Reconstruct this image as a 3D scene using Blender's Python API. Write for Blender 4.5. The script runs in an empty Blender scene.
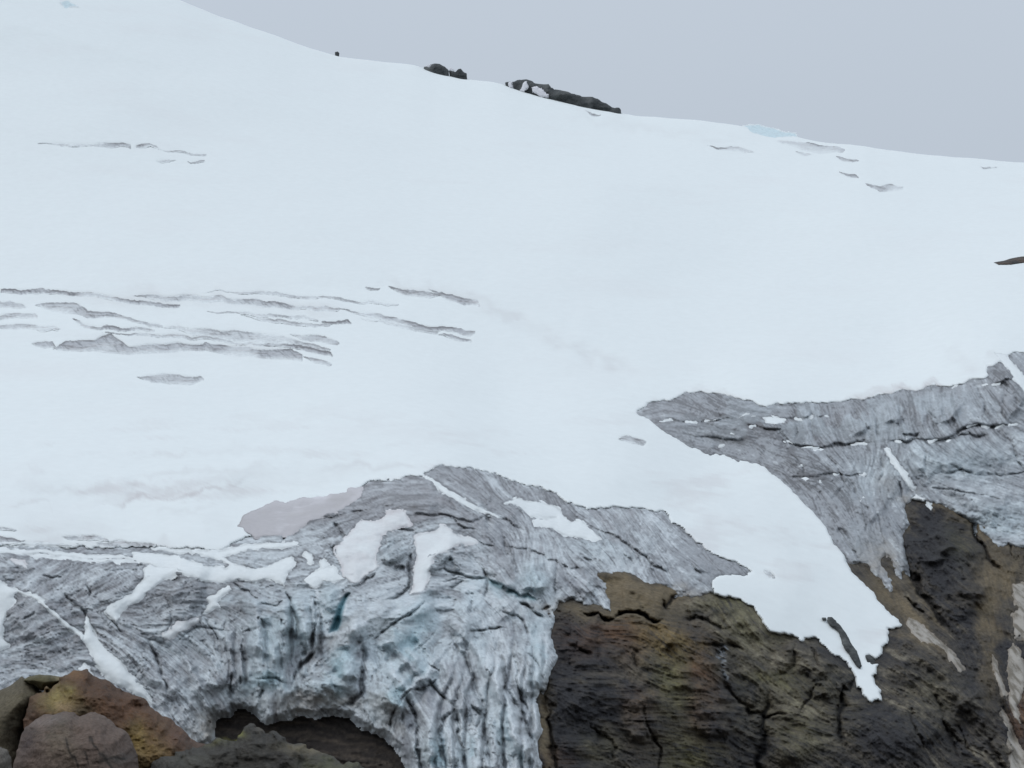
import bpy, math, time
import numpy as np
T0 = time.time()
rng = np.random.default_rng(7)
scene = bpy.context.scene
# ------------------------------------------------------------------ camera
FOV, PITCH = math.radians(20.0), math.radians(12.0)
F = 512.0 / math.tan(FOV / 2)
cd = bpy.data.cameras.new("camera"); cam = bpy.data.objects.new("camera", cd)
scene.collection.objects.link(cam); scene.camera = cam
cd.sensor_width = 36.0; cd.lens = 18.0 / math.tan(FOV / 2)
cd.clip_start = 1.0; cd.clip_end = 30000.0
cam.rotation_euler = (math.radians(90) + PITCH, 0, 0)

def P3(U, V, D):
    """terrain point: bearing (U,V) and horizontal distance D in metres -> world xyz"""
    x = (U - 512.0) / F; y = -(V - 384.0) / F
    fy = math.cos(PITCH) - y * math.sin(PITCH); fz = math.sin(PITCH) + y * math.cos(PITCH)
    return np.stack([x / fy * D, D + 0 * U, fz / fy * D], -1)

# ------------------------------------------------------------------ fields
U0, V0, W, H = -200, -120, 1440, 1000
gv, gu = np.mgrid[V0:V0 + H, U0:U0 + W].astype(np.float64)

def samp(A, U, V):
    x = np.clip(U - U0, 0, A.shape[1] - 1.001); y = np.clip(V - V0, 0, A.shape[0] - 1.001)
    i = x.astype(int); j = y.astype(int); fx = x - i; fy = y - j
    if A.ndim == 3: fx = fx[..., None]; fy = fy[..., None]
    return (A[j, i] * (1 - fx) + A[j, i + 1] * fx) * (1 - fy) + (A[j + 1, i] * (1 - fx) + A[j + 1, i + 1] * fx) * fy

def blur(A, r):
    r = int(r)
    if r < 1: return A.copy()
    for _ in range(2):
        for ax in (0, 1):
            pad = [(0, 0)] * A.ndim; pad[ax] = (r + 1, r)
            c = np.cumsum(np.pad(A, pad, mode='edge'), axis=ax)
            n = A.shape[ax]
            A = (np.take(c, np.arange(2 * r + 1, 2 * r + 1 + n), axis=ax) - np.take(c, np.arange(0, n), axis=ax)) / (2 * r + 1)
    return A

def up(A, k):
    """bilinear upsample by k and crop to the field size"""
    y = np.arange(H) / k; x = np.arange(W) / k
    j = np.minimum(y.astype(int), A.shape[0] - 2); i = np.minimum(x.astype(int), A.shape[1] - 2)
    fy = (y - j)[:, None]; fx = (x - i)[None, :]
    a = A[j][:, i]; b = A[j][:, i + 1]; c = A[j + 1][:, i]; d = A[j + 1][:, i + 1]
    return (a * (1 - fx) + b * fx) * (1 - fy) + (c * (1 - fx) + d * fx) * fy

def _h(i, j, k, s):
    n = (i * 73856093) ^ (j * 19349663) ^ (k * 83492791) ^ (s * 2654435)
    n = (n ^ (n >> 13)) * 1274126177
    n = n & 0x7fffffff
    return ((n ^ (n >> 16)) & 0xffff) / 32767.5 - 1.0

def vnoise(P, s=0):
    I = np.floor(P).astype(np.int64); f = P - I; f = f * f * f * (f * (f * 6 - 15) + 10)
    r = 0
    for a in (0, 1):
        for b in (0, 1):
            for c in (0, 1):
                w = (f[..., 0] if a else 1 - f[..., 0]) * (f[..., 1] if b else 1 - f[..., 1]) * (f[..., 2] if c else 1 - f[..., 2])
                r = r + w * _h(I[..., 0] + a, I[..., 1] + b, I[..., 2] + c, s)
    return r

def fbm(P, scale, octv=4, s=0, gain=0.5, ridged=False):
    r = 0; a = 1.0; t = 0; p = P / scale
    for o in range(octv):
        n = vnoise(p + 17.3 * o, s + o)
        if ridged: n = 1 - 2.2 * np.abs(n)
        r = r + a * n; t += a; a *= gain; p = p * 2.03
    return r / t

def C(*a): return np.array(a, float)
def mixc(c, t, w): return c * (1 - w[..., None]) + t * w[..., None]
def ss(x, a, b):
    t = np.clip((x - a) / (b - a), 0, 1); return t * t * (3 - 2 * t)

def lattice(step, seed, octv=1):
    """cheap smooth 2-D noise on the field, feature size `step`"""
    r = 0; a = 1.0; g = np.random.default_rng(seed)
    for o in range(octv):
        k = max(1.0, step / 2 ** o)
        n = g.standard_normal((int(H / k) + 3, int(W / k) + 3))
        r = r + a * up(n, k); a *= 0.5
    return r / np.std(r)
WX, WY = lattice(14, 1, 4), lattice(14, 2, 4)     # outline raggedness

def sdf(poly, U, V, warp=0.0):
    """signed distance to a polygon, positive inside"""
    if warp:
        U = U + warp * samp(WX, U, V); V = V + warp * samp(WY, U, V)
    d2 = np.full(U.shape, 1e12); ins = np.zeros(U.shape, bool)
    n = len(poly)
    for k in range(n):
        x1, y1 = poly[k]; x2, y2 = poly[(k + 1) % n]
        dx, dy = x2 - x1, y2 - y1; L = dx * dx + dy * dy + 1e-9
        t = np.clip(((U - x1) * dx + (V - y1) * dy) / L, 0, 1)
        d2 = np.minimum(d2, (U - x1 - t * dx) ** 2 + (V - y1 - t * dy) ** 2)
        if y1 != y2:
            c = ((y1 > V) != (y2 > V)) & (U < (x2 - x1) * (V - y1) / (y2 - y1) + x1)
            ins ^= c
    d = np.sqrt(d2)
    return np.where(ins, d, -d)

def fsdf(poly, pad=30, warp=0.0):
    """sdf as a field, evaluated only near the polygon"""
    a = np.array(poly, float)
    i0 = int(max(0, a[:, 0].min() - pad - U0)); i1 = int(min(W, a[:, 0].max() + pad - U0))
    j0 = int(max(0, a[:, 1].min() - pad - V0)); j1 = int(min(H, a[:, 1].max() + pad - V0))
    out = np.full((H, W), -float(pad))
    out[j0:j1, i0:i1] = sdf(poly, gu[j0:j1, i0:i1], gv[j0:j1, i0:i1], warp)
    return out

def stroke(A, pts, w, amp, warp=1.5, taper=True, side=0.0):
    """add amp*profile(distance to polyline / w) to field A. side<>0: a step falling off to one side over `side` px"""
    a = np.array(pts, float); pad = 3 * w + 6 + abs(side)
    i0 = int(max(0, a[:, 0].min() - pad - U0)); i1 = int(min(W, a[:, 0].max() + pad - U0))
    j0 = int(max(0, a[:, 1].min() - pad - V0)); j1 = int(min(H, a[:, 1].max() + pad - V0))
    if i1 <= i0 or j1 <= j0: return
    U = gu[j0:j1, i0:i1] + warp * WX[j0:j1, i0:i1]; V = gv[j0:j1, i0:i1] + warp * WY[j0:j1, i0:i1]
    best = np.full(U.shape, 1e9); tt = np.zeros(U.shape); sg = np.zeros(U.shape)
    seg = np.hypot(*(a[1:] - a[:-1]).T); cum = np.concatenate([[0], np.cumsum(seg)]); L = cum[-1]
    for k in range(len(a) - 1):
        x1, y1 = a[k]; dx, dy = a[k + 1] - a[k]; l2 = dx * dx + dy * dy + 1e-9
        t = np.clip(((U - x1) * dx + (V - y1) * dy) / l2, 0, 1)
        ex = U - x1 - t * dx; ey = V - y1 - t * dy; d = np.hypot(ex, ey)
        m = d < best
        best = np.where(m, d, best); tt = np.where(m, (cum[k] + t * seg[k]) / L, tt)
        sg = np.where(m, np.sign(dx * ey - dy * ex), sg)
    tp = np.clip(np.minimum(tt, 1 - tt) * 5, 0.15, 1) if taper else 1.0
    if side:
        s = sg * np.sign(side)
        p = np.where(s > 0, np.exp(-best / abs(side)), 0) * tp
    else:
        p = np.exp(-(best / (w * (0.5 + 0.5 * tp))) ** 2) * tp
    A[j0:j1, i0:i1] += amp * p

def blob(A, u, v, ru, rv, amp, rot=0.0):
    c, s = math.cos(math.radians(rot)), math.sin(math.radians(rot))
    pad = 3 * max(ru, rv)
    i0 = int(max(0, u - pad - U0)); i1 = int(min(W, u + pad - U0)); j0 = int(max(0, v - pad - V0)); j1 = int(min(H, v + pad - V0))
    x = gu[j0:j1, i0:i1] - u + 3 * WX[j0:j1, i0:i1]; y = gv[j0:j1, i0:i1] - v + 3 * WY[j0:j1, i0:i1]
    a = (x * c + y * s) / ru; b = (-x * s + y * c) / rv
    A[j0:j1, i0:i1] += amp * np.exp(-(a * a + b * b))

# ------------------------------------------------------------------ large-scale relief: distance of the mountain side
CP = [(-200,-110,1480),(0,-50,1480),(200,10,1480),(400,65,1480),(600,108,1450),(800,138,1400),(1024,162,1350),(1240,178,1330),
 (-200,120,1260),(100,120,1270),(350,160,1260),(600,190,1230),(850,210,1220),
 (-200,250,1080),(0,250,1080),(250,250,1080),(500,250,1110),(750,260,1130),(1024,262,1090),(1240,262,1080),
 (-200,400,860),(0,400,860),(250,400,870),(500,400,900),(700,370,950),(900,370,950),(1024,340,960),(1240,330,960),
 (-200,545,700),(0,540,700),(200,540,705),(300,510,735),(450,468,775),(650,508,790),(750,571,760),(620,440,850),
 (0,640,672),(0,768,640),(-200,700,660),(200,620,682),(300,600,682),(300,690,660),(450,600,695),(450,768,632),(560,600,705),(620,700,672),
 (640,600,712),(620,768,655),(750,650,715),(750,768,682),
 (640,415,885),(750,405,892),(900,392,895),(1000,370,905),(720,452,865),(800,500,825),(870,450,862),(1000,450,865),(900,500,832),
 (1000,540,815),(860,570,782),(950,600,775),(850,650,738),(880,690,718),(900,768,690),(1024,650,757),(1024,768,708),(1240,450,870),(1240,650,760),
 (-200,860,620),(0,860,622),(300,860,630),(450,860,612),(620,860,638),(900,860,665),(1240,860,690)]
cp = np.array(CP, float); n = len(cp); X = cp[:, :2] / 300.0
def tps(r2): return 0.5 * r2 * np.log(r2 + 1e-9)
K = tps(((X[:, None] - X[None]) ** 2).sum(-1)) + np.eye(n) * 0.01
Q = np.hstack([np.ones((n, 1)), X])
sol = np.linalg.solve(np.block([[K, Q], [Q.T, np.zeros((3, 3))]]), np.concatenate([cp[:, 2], [0, 0, 0]]))
cy, cx = np.mgrid[0:H // 8 + 2, 0:W // 8 + 2]; G = np.stack([(cx * 8 + U0) / 300.0, (cy * 8 + V0) / 300.0], -1)
Bc = sol[n] + sol[n + 1] * G[..., 0] + sol[n + 2] * G[..., 1]
for k in range(n): Bc = Bc + sol[k] * tps(((G - X[k]) ** 2).sum(-1))
B = up(Bc, 8)

SKY = [(-200,-112),(0,-50),(100,-22),(150,-8),(180,1),(210,14),(250,27),(290,41),(335,53),(380,61),(418,66),(430,71),(452,75),(470,78),(500,82),(512,86),(530,92),(550,98),(570,103),(590,107.5),(619,112.5),(632,115),(650,116),(680,118),
 (700,120),(735,125),(790,135),(808,140),(828,144),(860,146),(866,148),(873,147),(880,150),(900,152),(930,156),(960,158),(1000,160),(1024,162),(1240,178)]
sk = np.array(SKY, float)
def skyline(u):
    r = 0
    for o in (-10, -5, 0, 5, 10): r = r + np.interp(u + o, sk[:, 0], sk[:, 1])
    return r / 5

# ------------------------------------------------------------------ outlines of the bodies
ICE_LOW = [(-200,550),(0,547),(40,545),(62,546),(110,548),(150,547),(190,549),(215,552),(235,543),(252,540),(246,530),(262,512),(300,502),(335,497),(358,489),(372,481),(412,477),(426,478),(424,472),
 (440,466),(470,469),(492,472),(515,482),(545,490),(562,502),(590,508),(640,508),(665,512),(680,527),(700,545),(730,560),(752,571),(742,576),(718,574),(711,579),(710,588),
 (690,594),(680,589),(672,584),(655,582),(641,588),(634,573),(600,573),(603,590),(611,609),(596,602),(585,601),(572,598),(556,604),(551,612),(551,625),(549,640),(552,660),(549,676),(540,690),(535,702),(540,722),(543,745),(546,880),
 (418,880),(413,768),(410,754),(400,741),(386,731),(372,727),(352,711),(330,707),(318,711),(300,709),(285,713),(268,716),(258,708),(246,702),(232,703),(226,712),(213,710),(206,722),(205,738),(190,745),(120,760),(-200,790)]
ICE_RIGHT = [(636,414),(655,403),(672,400),(685,392),(715,393),(750,402),(765,407),(785,403),(840,402),(875,397),(900,391),(960,383),(986,378),(989,366),(1000,363),(1014,354),(1060,350),(1240,340),
 (1240,552),(1024,548),(1008,543),(997,548),(988,534),(972,520),(955,508),(930,500),(915,496),(905,505),(902,530),(904,560),(900,578),(894,568),(884,552),(878,560),(892,588),(878,575),(868,560),(849,560),(836,546),(822,522),(800,500),(782,480),(760,465),
 (720,456),(690,448),(675,438),(655,424)]
ROCK_MID = [(520,560),(600,560),(690,580),(709,583),(713,592),(722,595),(735,598),(752,607),(768,631),(788,634),(803,642),(806,634),(820,640),(829,652),(846,660),(853,674),(856,687),(861,689),(864,698),(868,696),(870,704),(876,700),(882,701),(880,693),(882,690),(876,684),(873,676),(878,674),(877,667),(881,664),(872,662),(868,656),(876,658),(881,655),(880,648),(887,642),(890,628),
 (904,628),(880,603),(850,570),(840,550),(900,500),(1240,500),(1240,880),(500,880)]
s_il = fsdf(ICE_LOW, 60, 1.1); s_ir = fsdf(ICE_RIGHT, 60, .9); s_rk = fsdf(ROCK_MID, 60, 1.0)
s_cv = fsdf([(190,690),(430,690),(440,880),(150,880)], 60, 1.5)
s_ice = np.maximum(s_il, s_ir)
jag = 0.55 * lattice(4, 61, 2)
s_il += jag * (s_il > -50); s_ir += jag * (s_ir > -50); s_rk += jag * (s_rk > -50); s_ice = np.maximum(s_il, s_ir)
s_snow = -np.maximum(np.maximum(s_il, s_ir), np.maximum(s_rk, s_cv))

# ------------------------------------------------------------------ flow-following texture (foliation of ice and gneiss)
def flow(ctrl, wob=.20):
    a = np.array(ctrl, float); cy, cx = np.mgrid[0:H // 8 + 2, 0:W // 8 + 2]; x = cx * 8 + U0; y = cy * 8 + V0
    c = s = w = 0
    for u, v, ang in a:
        k = 1 / (((x - u) ** 2 + (y - v) ** 2) + 300.0) ** 1.3
        c = c + k * math.cos(2 * math.radians(ang)); s = s + k * math.sin(2 * math.radians(ang))
    t = np.arctan2(up(s, 8), up(c, 8)) / 2 + wob * lattice(26, 5, 3)
    return np.cos(t), np.sin(t)
FIC = ([(0,550,2),(100,552,5),(200,555,5),(10,600,-35),(60,570,-20),(60,640,-28),(100,590,-40),(40,660,-25),(120,640,35),(160,600,-30),(140,690,40),(180,660,50),(180,700,58),(210,620,20),
 (250,600,8),(300,600,2),(250,650,80),(290,650,85),(270,680,85),(240,680,75),(340,505,-8),(420,490,4),(350,530,-25),(400,540,-30),(450,540,20),(460,500,35),(500,490,40),(560,520,50),
 (620,520,50),(600,545,55),(660,550,52),(720,565,22),(690,530,45),(510,560,72),(540,570,80),(580,580,50),(480,590,25),(460,565,5),(350,620,-35),(330,660,-45),(320,695,10),(400,610,-30),(410,650,38),(380,680,60),
 (440,640,-45),(430,700,48),(400,720,75),(470,700,68),(490,660,62),(520,680,68),(510,730,62),(450,750,82),(540,640,75),(420,760,85),
 (650,405,-25),(690,430,25),(720,400,15),(760,440,10),(740,430,12),(800,425,85),(800,470,30),(830,500,45),(850,540,55),(860,430,75),(880,470,-60),(930,410,70),(960,400,75),(1000,400,50),(940,460,10),(1000,480,8),(980,510,20),(1020,530,12),
 (880,520,65),(1100,450,10),(1100,400,60),(890,560,60)])
FI = flow(FIC); FL = flow(FIC, .09)
FR = flow([(560,620,8),(620,590,5),(600,700,10),(560,740,20),(650,650,30),(680,600,0),(700,640,10),(720,700,8),(740,620,60),(760,660,15),(800,650,30),(790,700,35),(820,740,30),(700,750,5),(850,700,20),
 (900,650,8),(930,680,28),(960,720,35),(900,740,28),(880,690,20),(870,590,50),(900,600,60),(940,530,25),(950,560,10),(920,560,80),(940,600,20),(990,560,80),(1000,620,85),(1010,700,75),(980,740,40),(960,640,50),(250,730,8),(350,740,12),(1100,700,60)])

def lic(fl, k, L, seed):
    """line-integral noise at scale k"""
    hh, ww = int(H / k) + 2, int(W / k) + 2
    g = np.random.default_rng(seed).standard_normal((hh, ww))
    yy = np.minimum((np.arange(hh) * k).astype(int), H - 1); xx = np.minimum((np.arange(ww) * k).astype(int), W - 1)
    c = fl[0][yy][:, xx]; s = fl[1][yy][:, xx]
    Y, Xg = np.mgrid[0:hh, 0:ww].astype(np.float64); out = g.copy()
    for sgn in (1, -1):
        x = Xg.copy(); y = Y.copy(); pc = c * sgn; ps = s * sgn
        for _ in range(L):
            x += pc; y += ps
            i = np.clip(np.rint(x), 0, ww - 1).astype(int); j = np.clip(np.rint(y), 0, hh - 1).astype(int)
            out += g[j, i]
            nc = c[j, i]; ns = s[j, i]; f = np.where(nc * pc + ns * ps < 0, -1.0, 1.0); pc = nc * f; ps = ns * f
    out = (out - out.mean()) / out.std()
    return up(out, k) if k != 1 else out[:H, :W]
I1, I2, I4, I8 = lic(FI, 1, 5, 11), lic(FI, 2, 5, 12), lic(FI, 4, 5, 13), lic(FI, 8, 4, 14)
J1, J2, J4 = lic(FI, 1, 6, 21), lic(FI, 2, 6, 22), lic(FI, 4, 5, 23)
L1, L2, L4, L6 = lic(FL, 1, 14, 71), lic(FL, 2, 12, 72), lic(FL, 4, 12, 73), lic(FL, 6, 11, 74)
R1, R2, R4, R8 = lic(FR, 1, 6, 31), lic(FR, 2, 6, 32), lic(FR, 4, 6, 33), lic(FR, 8, 5, 34)
S1, S2 = lic(FR, 1, 7, 41), lic(FR, 3, 7, 42)
print('fields', round(time.time() - T0, 1))
PB = P3(gu, gv, B)
rows = slice(440, H)                                # fields below the snow slope only (v >= 320)
def fld(fn):
    o = np.zeros((H, W)); o[rows] = fn(PB[rows]); return o
NB = fld(lambda p: fbm(p, 18, 5, 3)); NR = fld(lambda p: fbm(p, 11, 5, 50, 0.55, True)); NF = fld(lambda p: fbm(p, 3.0, 4, 80, 0.6))
NC = fld(lambda p: fbm(p * np.array([1, .4, 1]), 30, 3, 120)); NJ = fld(lambda p: fbm(p * np.array([1, .5, 1]), 6, 4, 150, 0.55, True))

# ------------------------------------------------------------------ ice relief (metres towards/away from the viewer: negative = proud)
CR = [  # cracks: points, half width px, depth m
 ([(86,582),(90,592),(87,600)],1.2,1.6),([(60,588),(72,601),(86,614),(96,630),(100,645),(112,662)],1.3,2.0),([(103,612),(115,625),(125,633)],1.0,1.5),
 ([(148,640),(154,655),(160,670)],1.2,1.5),([(5,552),(40,556),(95,556)],1.0,1.2),([(40,575),(58,577),(60,580)],1.0,1.2),([(100,571),(118,569),(136,570)],0.8,1.0),
 ([(22,620),(34,613),(36,611)],1.0,1.2),([(140,560),(136,567),(148,569)],1.0,1.5),([(166,600),(172,620),(165,640)],0.9,1.0),
 ([(280,547),(283,537),(289,529)],1.6,2.2),([(285,588),(292,602),(296,622),(298,640)],1.6,2.6),([(230,581),(245,590),(262,603)],1.2,1.6),([(314,592),(314,620),(314,652)],1.3,3.0),
 ([(260,603),(275,604),(284,600)],1.0,1.2),([(240,634),(243,655),(245,672)],2.0,2.2),([(241,672),(241,684)],1.0,1.5),([(231,668),(231,705)],1.2,2.0),
 ([(150,640),(158,665),(172,698)],1.3,1.8),([(205,618),(222,645)],1.1,1.4),([(176,640),(200,628),(232,630)],1.0,1.2),([(240,632),(252,631),(258,629)],1.2,1.5),
 ([(258,617),(259,622)],1.6,1.4),([(280,621),(281,629)],1.8,1.4),([(300,640),(306,650),(302,658)],2.5,2.0),([(318,652),(300,668),(292,683)],2.2,3.0),
 ([(225,640),(228,662),(226,690)],1.2,1.2),([(260,700),(263,690)],1.6,2),
 ([(253,677),(268,680),(286,682)],1.0,1.5),([(308,519),(330,518),(355,512),(372,507)],1.4,1.8),([(350,545),(338,530),(330,523)],2.0,2.2),([(335,560),(332,545)],2.0,2),
 ([(411,548),(410,565),(407,586),(398,597),(384,600)],1.5,3.0),([(352,588),(365,581),(378,571)],1.2,1.6),([(393,570),(407,568)],1.6,2.4),
 ([(403,512),(430,516),(450,517),(465,528),(480,530)],1.6,2.0),([(405,527),(400,529),(420,533)],1.6,2.0),([(428,570),(455,573),(476,579),(498,584)],1.3,2.2),([(440,581),(470,578)],1.0,1.2),
 ([(450,592),(455,586),(462,582)],1.3,2.0),([(484,604),(488,594),(487,575),(484,565)],1.8,2.6),([(470,615),(473,605),(471,600)],1.5,2.2),
 ([(364,640),(366,655),(361,672),(362,690),(352,702),(340,707)],2.0,3.6),([(367,641),(378,633),(395,625),(412,613),(424,602)],1.5,2.6),([(438,628),(430,640),(412,655),(408,668)],1.0,1.0),
 ([(440,676),(424,690),(410,690),(398,703)],1.4,2.4),([(398,703),(390,720),(388,732)],1.4,2),([(452,637),(465,655),(473,680),(480,700),(486,735),(494,775)],2.2,3.2),
 ([(494,638),(502,665),(506,692),(521,716),(531,738),(541,780)],2.0,3.0),([(456,706),(443,720),(440,745),(446,775)],1.8,3.0),([(456,706),(458,735),(467,775)],1.8,3.0),
 ([(424,678),(440,692),(454,706)],1.6,2.6),([(406,690),(416,720),(423,775)],1.8,2.6),([(470,704),(482,716),(474,734)],1.5,2.2),([(498,736),(503,755),(509,775)],1.2,1.6),
 ([(405,705),(402,725)],1.4,1.6),([(474,706),(486,714)],1,1.4),([(509,642),(516,670),(520,700),(530,720)],1.3,1.6),([(525,650),(538,664),(545,680)],1.0,1.2),([(428,660),(440,672)],1.0,1.2),
 ([(446,575),(468,576),(488,582)],1.4,2.4),([(487,582),(505,588),(520,595),(538,600)],2.2,4.5),([(497,517),(515,525),(526,531)],1.6,2.0),([(487,514),(490,530)],2.2,2.4),
 ([(450,517),(470,520),(487,516)],1.4,1.8),([(476,543),(496,548)],1.0,1.4),([(500,545),(530,549),(555,563),(576,579)],1.1,1.5),([(556,563),(557,600)],1.2,1.6),([(555,563),(576,570),(592,584),(607,592)],1.2,1.6),
 ([(580,558),(592,563),(598,571)],1.1,1.4),([(585,522),(610,535),(630,547),(650,562),(672,577),(683,587)],1.3,2.4),([(556,498),(572,513),(582,521)],1.8,1.8),([(533,495),(548,507)],1.0,1.0),
 ([(532,518),(545,519),(558,518)],1.0,1.4),([(600,560),(603,535)],0.8,1.0),([(620,548),(636,566)],0.9,1.0),([(640,520),(655,545)],0.9,1.0),([(690,560),(698,570),(715,576)],1.3,2.2),([(520,601),(534,614),(545,622)],1.5,2.5),
 ([(500,612),(520,616),(530,640)],1.3,2),([(540,612),(552,606)],1.6,2.5),([(468,633),(488,629),(508,630)],1.2,2.0),
 ([(428,473),(440,480),(455,487),(470,489)],1.2,1.3),([(455,467),(470,480),(486,486)],1.2,1.2),([(442,497),(452,503),(458,510)],1.2,1.0),([(498,530),(507,548),(512,560)],1.4,1.4),
 # right ice cliff
 ([(895,478),(902,492),(909,508)],1.3,2.4),([(850,405),(860,420),(871,432)],1.2,2.0),([(873,402),(876,422),(881,442)],1.6,2.4),([(975,382),(980,400),(987,420)],1.2,2.0),([(1000,395),(1004,415)],1.0,1.5),
 ([(832,408),(834,432)],0.9,1.2),([(812,405),(815,440)],1.2,1.8),([(795,405),(797,440)],1.0,1.4),([(775,430),(790,450)],0.9,1.2),([(760,450),(765,470)],0.9,1.0),
 ([(640,414),(665,418),(690,421),(722,419),(745,416)],1.2,1.6),([(745,416),(770,412),(782,418),(800,419),(832,416)],1.4,2.0),([(675,432),(700,437),(722,440),(745,442)],1.1,1.4),
 ([(740,430),(762,428),(780,430),(790,442),(812,447),(840,444),(880,441)],1.8,3.0),([(881,441),(900,440),(930,442),(946,440),(965,428),(990,427),(1020,424)],1.8,3.0),([(930,443),(960,436),(990,435)],1.5,2.0),
 ([(900,432),(915,437),(920,432)],2.0,2.5),([(800,478),(830,474),(870,475)],1.0,1.4),([(756,460),(790,478),(820,478)],1.0,1.2),([(990,385),(1003,383),(1010,385)],2.0,2.6),([(970,388),(992,385)],1.6,2.0),
 ([(835,528),(845,532),(850,535)],2.2,2.6),([(838,530),(852,550),(862,560)],1.2,1.5),([(822,522),(835,530)],1.5,2.0),([(868,500),(880,520),(884,530)],0.9,1.0),([(830,500),(848,478)],0.9,1.0),
 ([(918,440),(926,455),(930,470)],1.1,1.2),([(690,394),(694,404),(690,416)],1.1,1.6),([(740,418),(752,430),(757,440)],1.2,1.6),([(716,405),(722,418)],1,1.4),([(828,450),(836,470),(846,490)],1,1.4),([(788,448),(800,462),(806,480)],1.1,1.4),
 ([(898,395),(900,412),(908,430)],1.1,1.6),([(925,390),(930,410),(942,425)],1.0,1.4),([(955,385),(958,402)],1,1.4),([(1008,388),(1014,402),(1024,410)],1.2,1.6),([(930,475),(960,470),(1000,476),(1040,470)],1.0,1.4),([(920,488),(960,492),(1010,500)],1.0,1.4),([(880,450),(884,470),(880,490)],1,1.4),
 ([(660,425),(680,436),(700,444)],1.2,1.4),([(700,420),(720,428),(745,432)],1.1,1.4),([(1010,440),(1018,460),(1030,475)],1.1,1.4),([(848,478),(860,500),(872,515)],1,1.2),([(950,460),(965,480)],0.9,1.0),([(700,402),(715,408),(735,408)],1.2,1.4),([(765,408),(790,404),(820,403)],1.4,2.0),([(885,555),(893,570)],1.0,1.2)]
LP = [  # rounded lumps and ridges: points, half width px, height m
 ([(248,590),(258,620),(252,660)],13,-3.5),([(275,590),(280,630),(270,670),(255,690)],12,-3.5),([(303,600),(302,640)],10,-3),([(330,585),(328,610)],9,-2.5),
 ([(200,600),(170,590)],30,-2.5),([(110,640),(150,670),(190,700)],14,-2),([(182,655),(200,685),(216,715)],4,-2.2),([(60,600),(30,640)],30,-2),([(130,600),(90,570)],22,-1.5),
 ([(220,690),(215,665)],8,-1.5),([(345,600),(356,640)],9,-3.5),([(330,660),(345,645),(362,620),(400,600)],9,-3.5),([(345,680),(350,655)],10,-4),([(310,690),(335,690)],10,-3),
 ([(430,600),(405,625),(380,650)],16,-4.5),([(425,650),(400,680),(385,715)],17,-4.5),([(442,655),(420,682),(400,700)],4,-2.5),([(462,600),(470,620),(455,640)],12,-4),([(440,585),(425,592),(410,600)],8,-3),
 ([(470,633),(486,656),(500,690),(515,730),(540,780)],9,-5),([(442,660),(460,690),(465,720)],11,-3),([(425,690),(430,720),(432,760)],9,-3.5),([(450,730),(453,768)],6,-3),([(415,730),(425,768)],6,-2.5),
 ([(478,735),(488,775)],5,-2),([(515,640),(525,680),(520,700)],10,-3.5),([(538,630),(546,660),(535,690)],9,-3),([(530,700),(538,740)],6,-2),([(500,600),(515,615)],10,-2.5),
 ([(500,560),(510,590)],12,-2),([(535,560),(540,590)],14,-3),([(580,575),(590,595)],12,-2.5),([(380,495),(440,500)],20,-3),([(450,480),(500,500)],14,-2),([(430,550),(445,565)],16,-3.0),
 ([(390,545),(398,562)],12,-3.5),([(470,550),(450,560)],16,-2),([(600,520),(660,550)],26,-2),([(520,520),(490,500)],16,-1.5),([(300,520),(340,510)],14,-1.5),
 ([(255,555),(240,562)],10,-1),([(180,560),(215,566)],9,-1),
 ([(690,402),(740,410)],8,-2),([(800,410),(830,412)],8,-2.5),([(850,415),(862,432)],8,-2.5),([(890,400),(895,425)],10,-3),([(940,398),(955,418)],14,-3),([(1000,372),(1005,380)],8,-2.5),
 ([(700,430),(760,438)],9,-2),([(780,462),(850,462)],12,-2.2),([(900,455),(960,460),(1020,455)],14,-3),([(940,490),(1010,510)],16,-3),([(850,500),(880,520)],16,-2),([(1000,400),(1020,410)],12,-2)]
crack = np.zeros((H, W)); lump = np.zeros((H, W))
for p, w, d in CR: stroke(crack, p, w, d, 1.3)
for p, w, d in LP: stroke(lump, p, w, d, 2.0)
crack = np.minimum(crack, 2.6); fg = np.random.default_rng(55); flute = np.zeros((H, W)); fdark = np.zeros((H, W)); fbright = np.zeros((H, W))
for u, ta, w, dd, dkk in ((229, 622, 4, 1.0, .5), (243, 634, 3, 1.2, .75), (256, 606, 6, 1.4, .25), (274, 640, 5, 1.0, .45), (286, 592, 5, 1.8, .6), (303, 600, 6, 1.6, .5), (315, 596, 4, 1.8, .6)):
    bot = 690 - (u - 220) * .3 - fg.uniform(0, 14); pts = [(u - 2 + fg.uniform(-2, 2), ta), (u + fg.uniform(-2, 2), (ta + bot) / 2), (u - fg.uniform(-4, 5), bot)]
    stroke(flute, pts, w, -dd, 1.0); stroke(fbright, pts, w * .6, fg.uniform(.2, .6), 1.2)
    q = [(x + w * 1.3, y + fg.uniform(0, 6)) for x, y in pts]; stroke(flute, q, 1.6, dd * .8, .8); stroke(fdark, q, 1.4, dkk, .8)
gl_, gr_ = np.array([(452,652),(430,690),(417,730),(424,800)], float), np.array([(546,618),(549,660),(540,715),(548,800)], float)
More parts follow.
